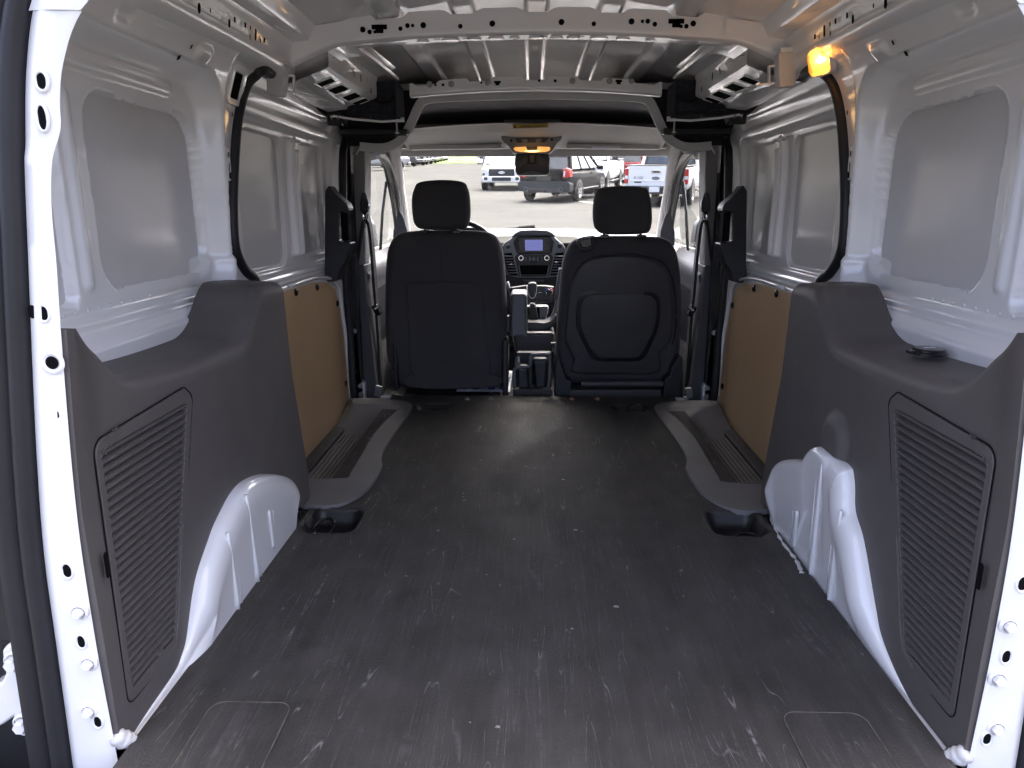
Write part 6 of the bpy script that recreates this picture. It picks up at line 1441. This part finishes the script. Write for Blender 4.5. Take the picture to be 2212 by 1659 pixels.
# row of trucks down the far left side
row = [('paint_black', 884, 84), ('paint_white', 905, 90), ('paint_red', 914, 95), ('paint_white', 924, 100), ('paint_red', 934, 106), ('paint_white', 941, 112), ('paint_red', 948, 118), ('paint_white', 955, 124), ('paint_red', 962, 131)]
ORD = ['', 'first', 'second', 'third', 'fourth', 'fifth', 'sixth', 'seventh', 'eighth']
for i, (pt, u, d) in enumerate(row):
    cn = {'paint_black': 'black', 'paint_white': 'white', 'paint_red': 'red'}[pt]
    pickup(pt, cn+' pickup in the long row, '+ORD[i]+' after the black one' if i else 'black pickup at the head of the long row of trucks', PXD(u-10, d+2), 150, 'heavy', 'front', group='row of pickups by the grass' if i else None, detail=False)
pickup('paint_silver', 'silver pickup with red tail light seen through the left cab window', off(PXD(796, 66), 60, 1), 62, 'heavy', 'rear')
pickup('paint_red', 'red pickup half hidden behind the silver one', off(PXD(786, 78), 60, 1), 62, 'heavy', 'rear', detail=False)
# flatbed chassis at the end of the row
# guard fence along the grass
fy = gy+14
fe = empty('rail_fence', (0, fy, gz(fy))); tag(fe, 'white horizontal rail fence behind the grass bank', 'fence')
for z in (.55, 1.15): vbox(fe, 'rail', (0, 0, z), (110, .06, .22), 'plate_white', 0)
for i in range(19): vbox(fe, 'post', (-54+i*6, .05, .7), (.14, .14, 1.4), 'bumper_black', 0)
# low showroom with dark glass and white posts on the right
k = NT('showroom_wall'); k.bsdf(k.mix(k.rng(k.noise(k.co(), .8, 4), .3, .7), (.05, .055, .05), (.09, .09, .08)), .6)
by = 62.; bz_ = gz(by)
bd = empty('showroom', (13, by, bz_)); tag(bd, 'low dark showroom with white posts behind the parked cars', 'building')
vbox(bd, 'wall', (0, 4, 2.5), (26, 8, 5.4), 'showroom_wall', .05); vbox(bd, 'roof_fascia', (0, 0, 5.2), (27, 1, 1.2), 'paint_white', .05)
for i in range(9): vbox(bd, 'post', (-12.4+i*3.1, -1.0, 2.4), (.30 if i != 3 else 1.5, .3, 5.0), 'paint_white', .02)
for i in range(8): vbox(bd, 'window', (-10.8+i*3.1, -.06, 2.2), (2.5, .1, 3.0), 'car_glass', .02); vbox(bd, 'window_sill', (-10.8+i*3.1, -.12, .62), (2.7, .2, .12), 'paint_silver', .01)
simple('sign_blue', (.03, .12, .50), .45)
for (u, v_, d, hh, lab) in ((1338, 330, 44, .9, 'blue parking sign on a post beside the red suv'), (1468, 322, 30, .8, 'blue parking sign beyond the white pickup cab')):
    p = U(u, v_, y=d); sg_ = empty('parking_sign', (p.x, d, gz(d))); tag(sg_, lab, 'sign'); H = p.z-gz(d)
    m = MB(); m.tube([(0, 0, 0), (0, 0, H+.4)], .035, 8); m.obj('post', 'alloy', sg_); vbox(sg_, 'sign_plate', (0, -.05, H), (.46, .02, .70), 'sign_blue', .01)
    m = MB(); m.lathe([(.10, 0), (.13, 0)], ax='y', n=18, cap=False); o = m.obj('sign_symbol', 'print_white', sg_, smooth=0); o.location = (0, -.063, H+.10); vbox(sg_, 'sign_border', (0, -.062, H-.22), (.34, .004, .05), 'print_white', 0)
# trees behind
simple('bark', (.07, .055, .04), .9, var=.3, vscale=4)
k = NT('leaves'); oi = k.n('ObjectInfo'); k.bsdf(k.mix(k.rng(k.noise(k.co(), .5, 3), .3, .7), (.045, .07, .02), (.085, .11, .035)), .7, 0, .3)
for i, (x, y, h) in enumerate(((8, 80, 9), (15, 78, 9), (22, 80, 10))):
    t = empty('shade_tree', (x, y, gz(y))); r2 = random.Random(i); tag(t, 'leafy tree behind the showroom, '+('first', 'second', 'third')[i]+' from the red suv', 'tree', 'trees behind the showroom')
    m = MB(); m.tube([(0, 0, 0), (.1, .05, h*.3), (-.1, .1, h*.6)], [.32, .24, .12], 8)
    for q in range(5):
        a = r2.uniform(0, 6.28); m.tube([(0, 0, h*(.28+.06*q)), (math.cos(a)*h*.16, math.sin(a)*h*.16, h*(.45+.07*q)), (math.cos(a)*h*.25, math.sin(a)*h*.25, h*(.55+.07*q))], [.12, .08, .03], 6)
    m.obj('trunk', 'bark', t, smooth=60)
    m = MB(); vv = []; ff = []
    for q in range(2600):
        a = r2.uniform(0, 6.28); c = r2.uniform(-1, 1); rr = r2.uniform(.55, 1)**.6; s3 = math.sqrt(1-c*c); lump = 1+.22*math.sin(3*a+i)*math.sin(4*c+q % 3)
        p = Vector((math.cos(a)*s3*h*.32*rr*lump, math.sin(a)*s3*h*.32*rr*lump, h*.62+c*h*.36*rr*lump)); e = Vector((r2.gauss(0, 1), r2.gauss(0, 1), r2.gauss(0, 1))).normalized()*.24; g2 = e.cross(Vector((r2.gauss(0, 1), r2.gauss(0, 1), r2.gauss(0, 1)))).normalized()*.15
        o_ = len(vv); vv += [p-e, p+g2, p+e, p-g2]; ff.append((o_, o_+1, o_+2, o_+3))
    m.add(vv, ff); m.obj('crown', 'leaves', t, smooth=0, fix=False)
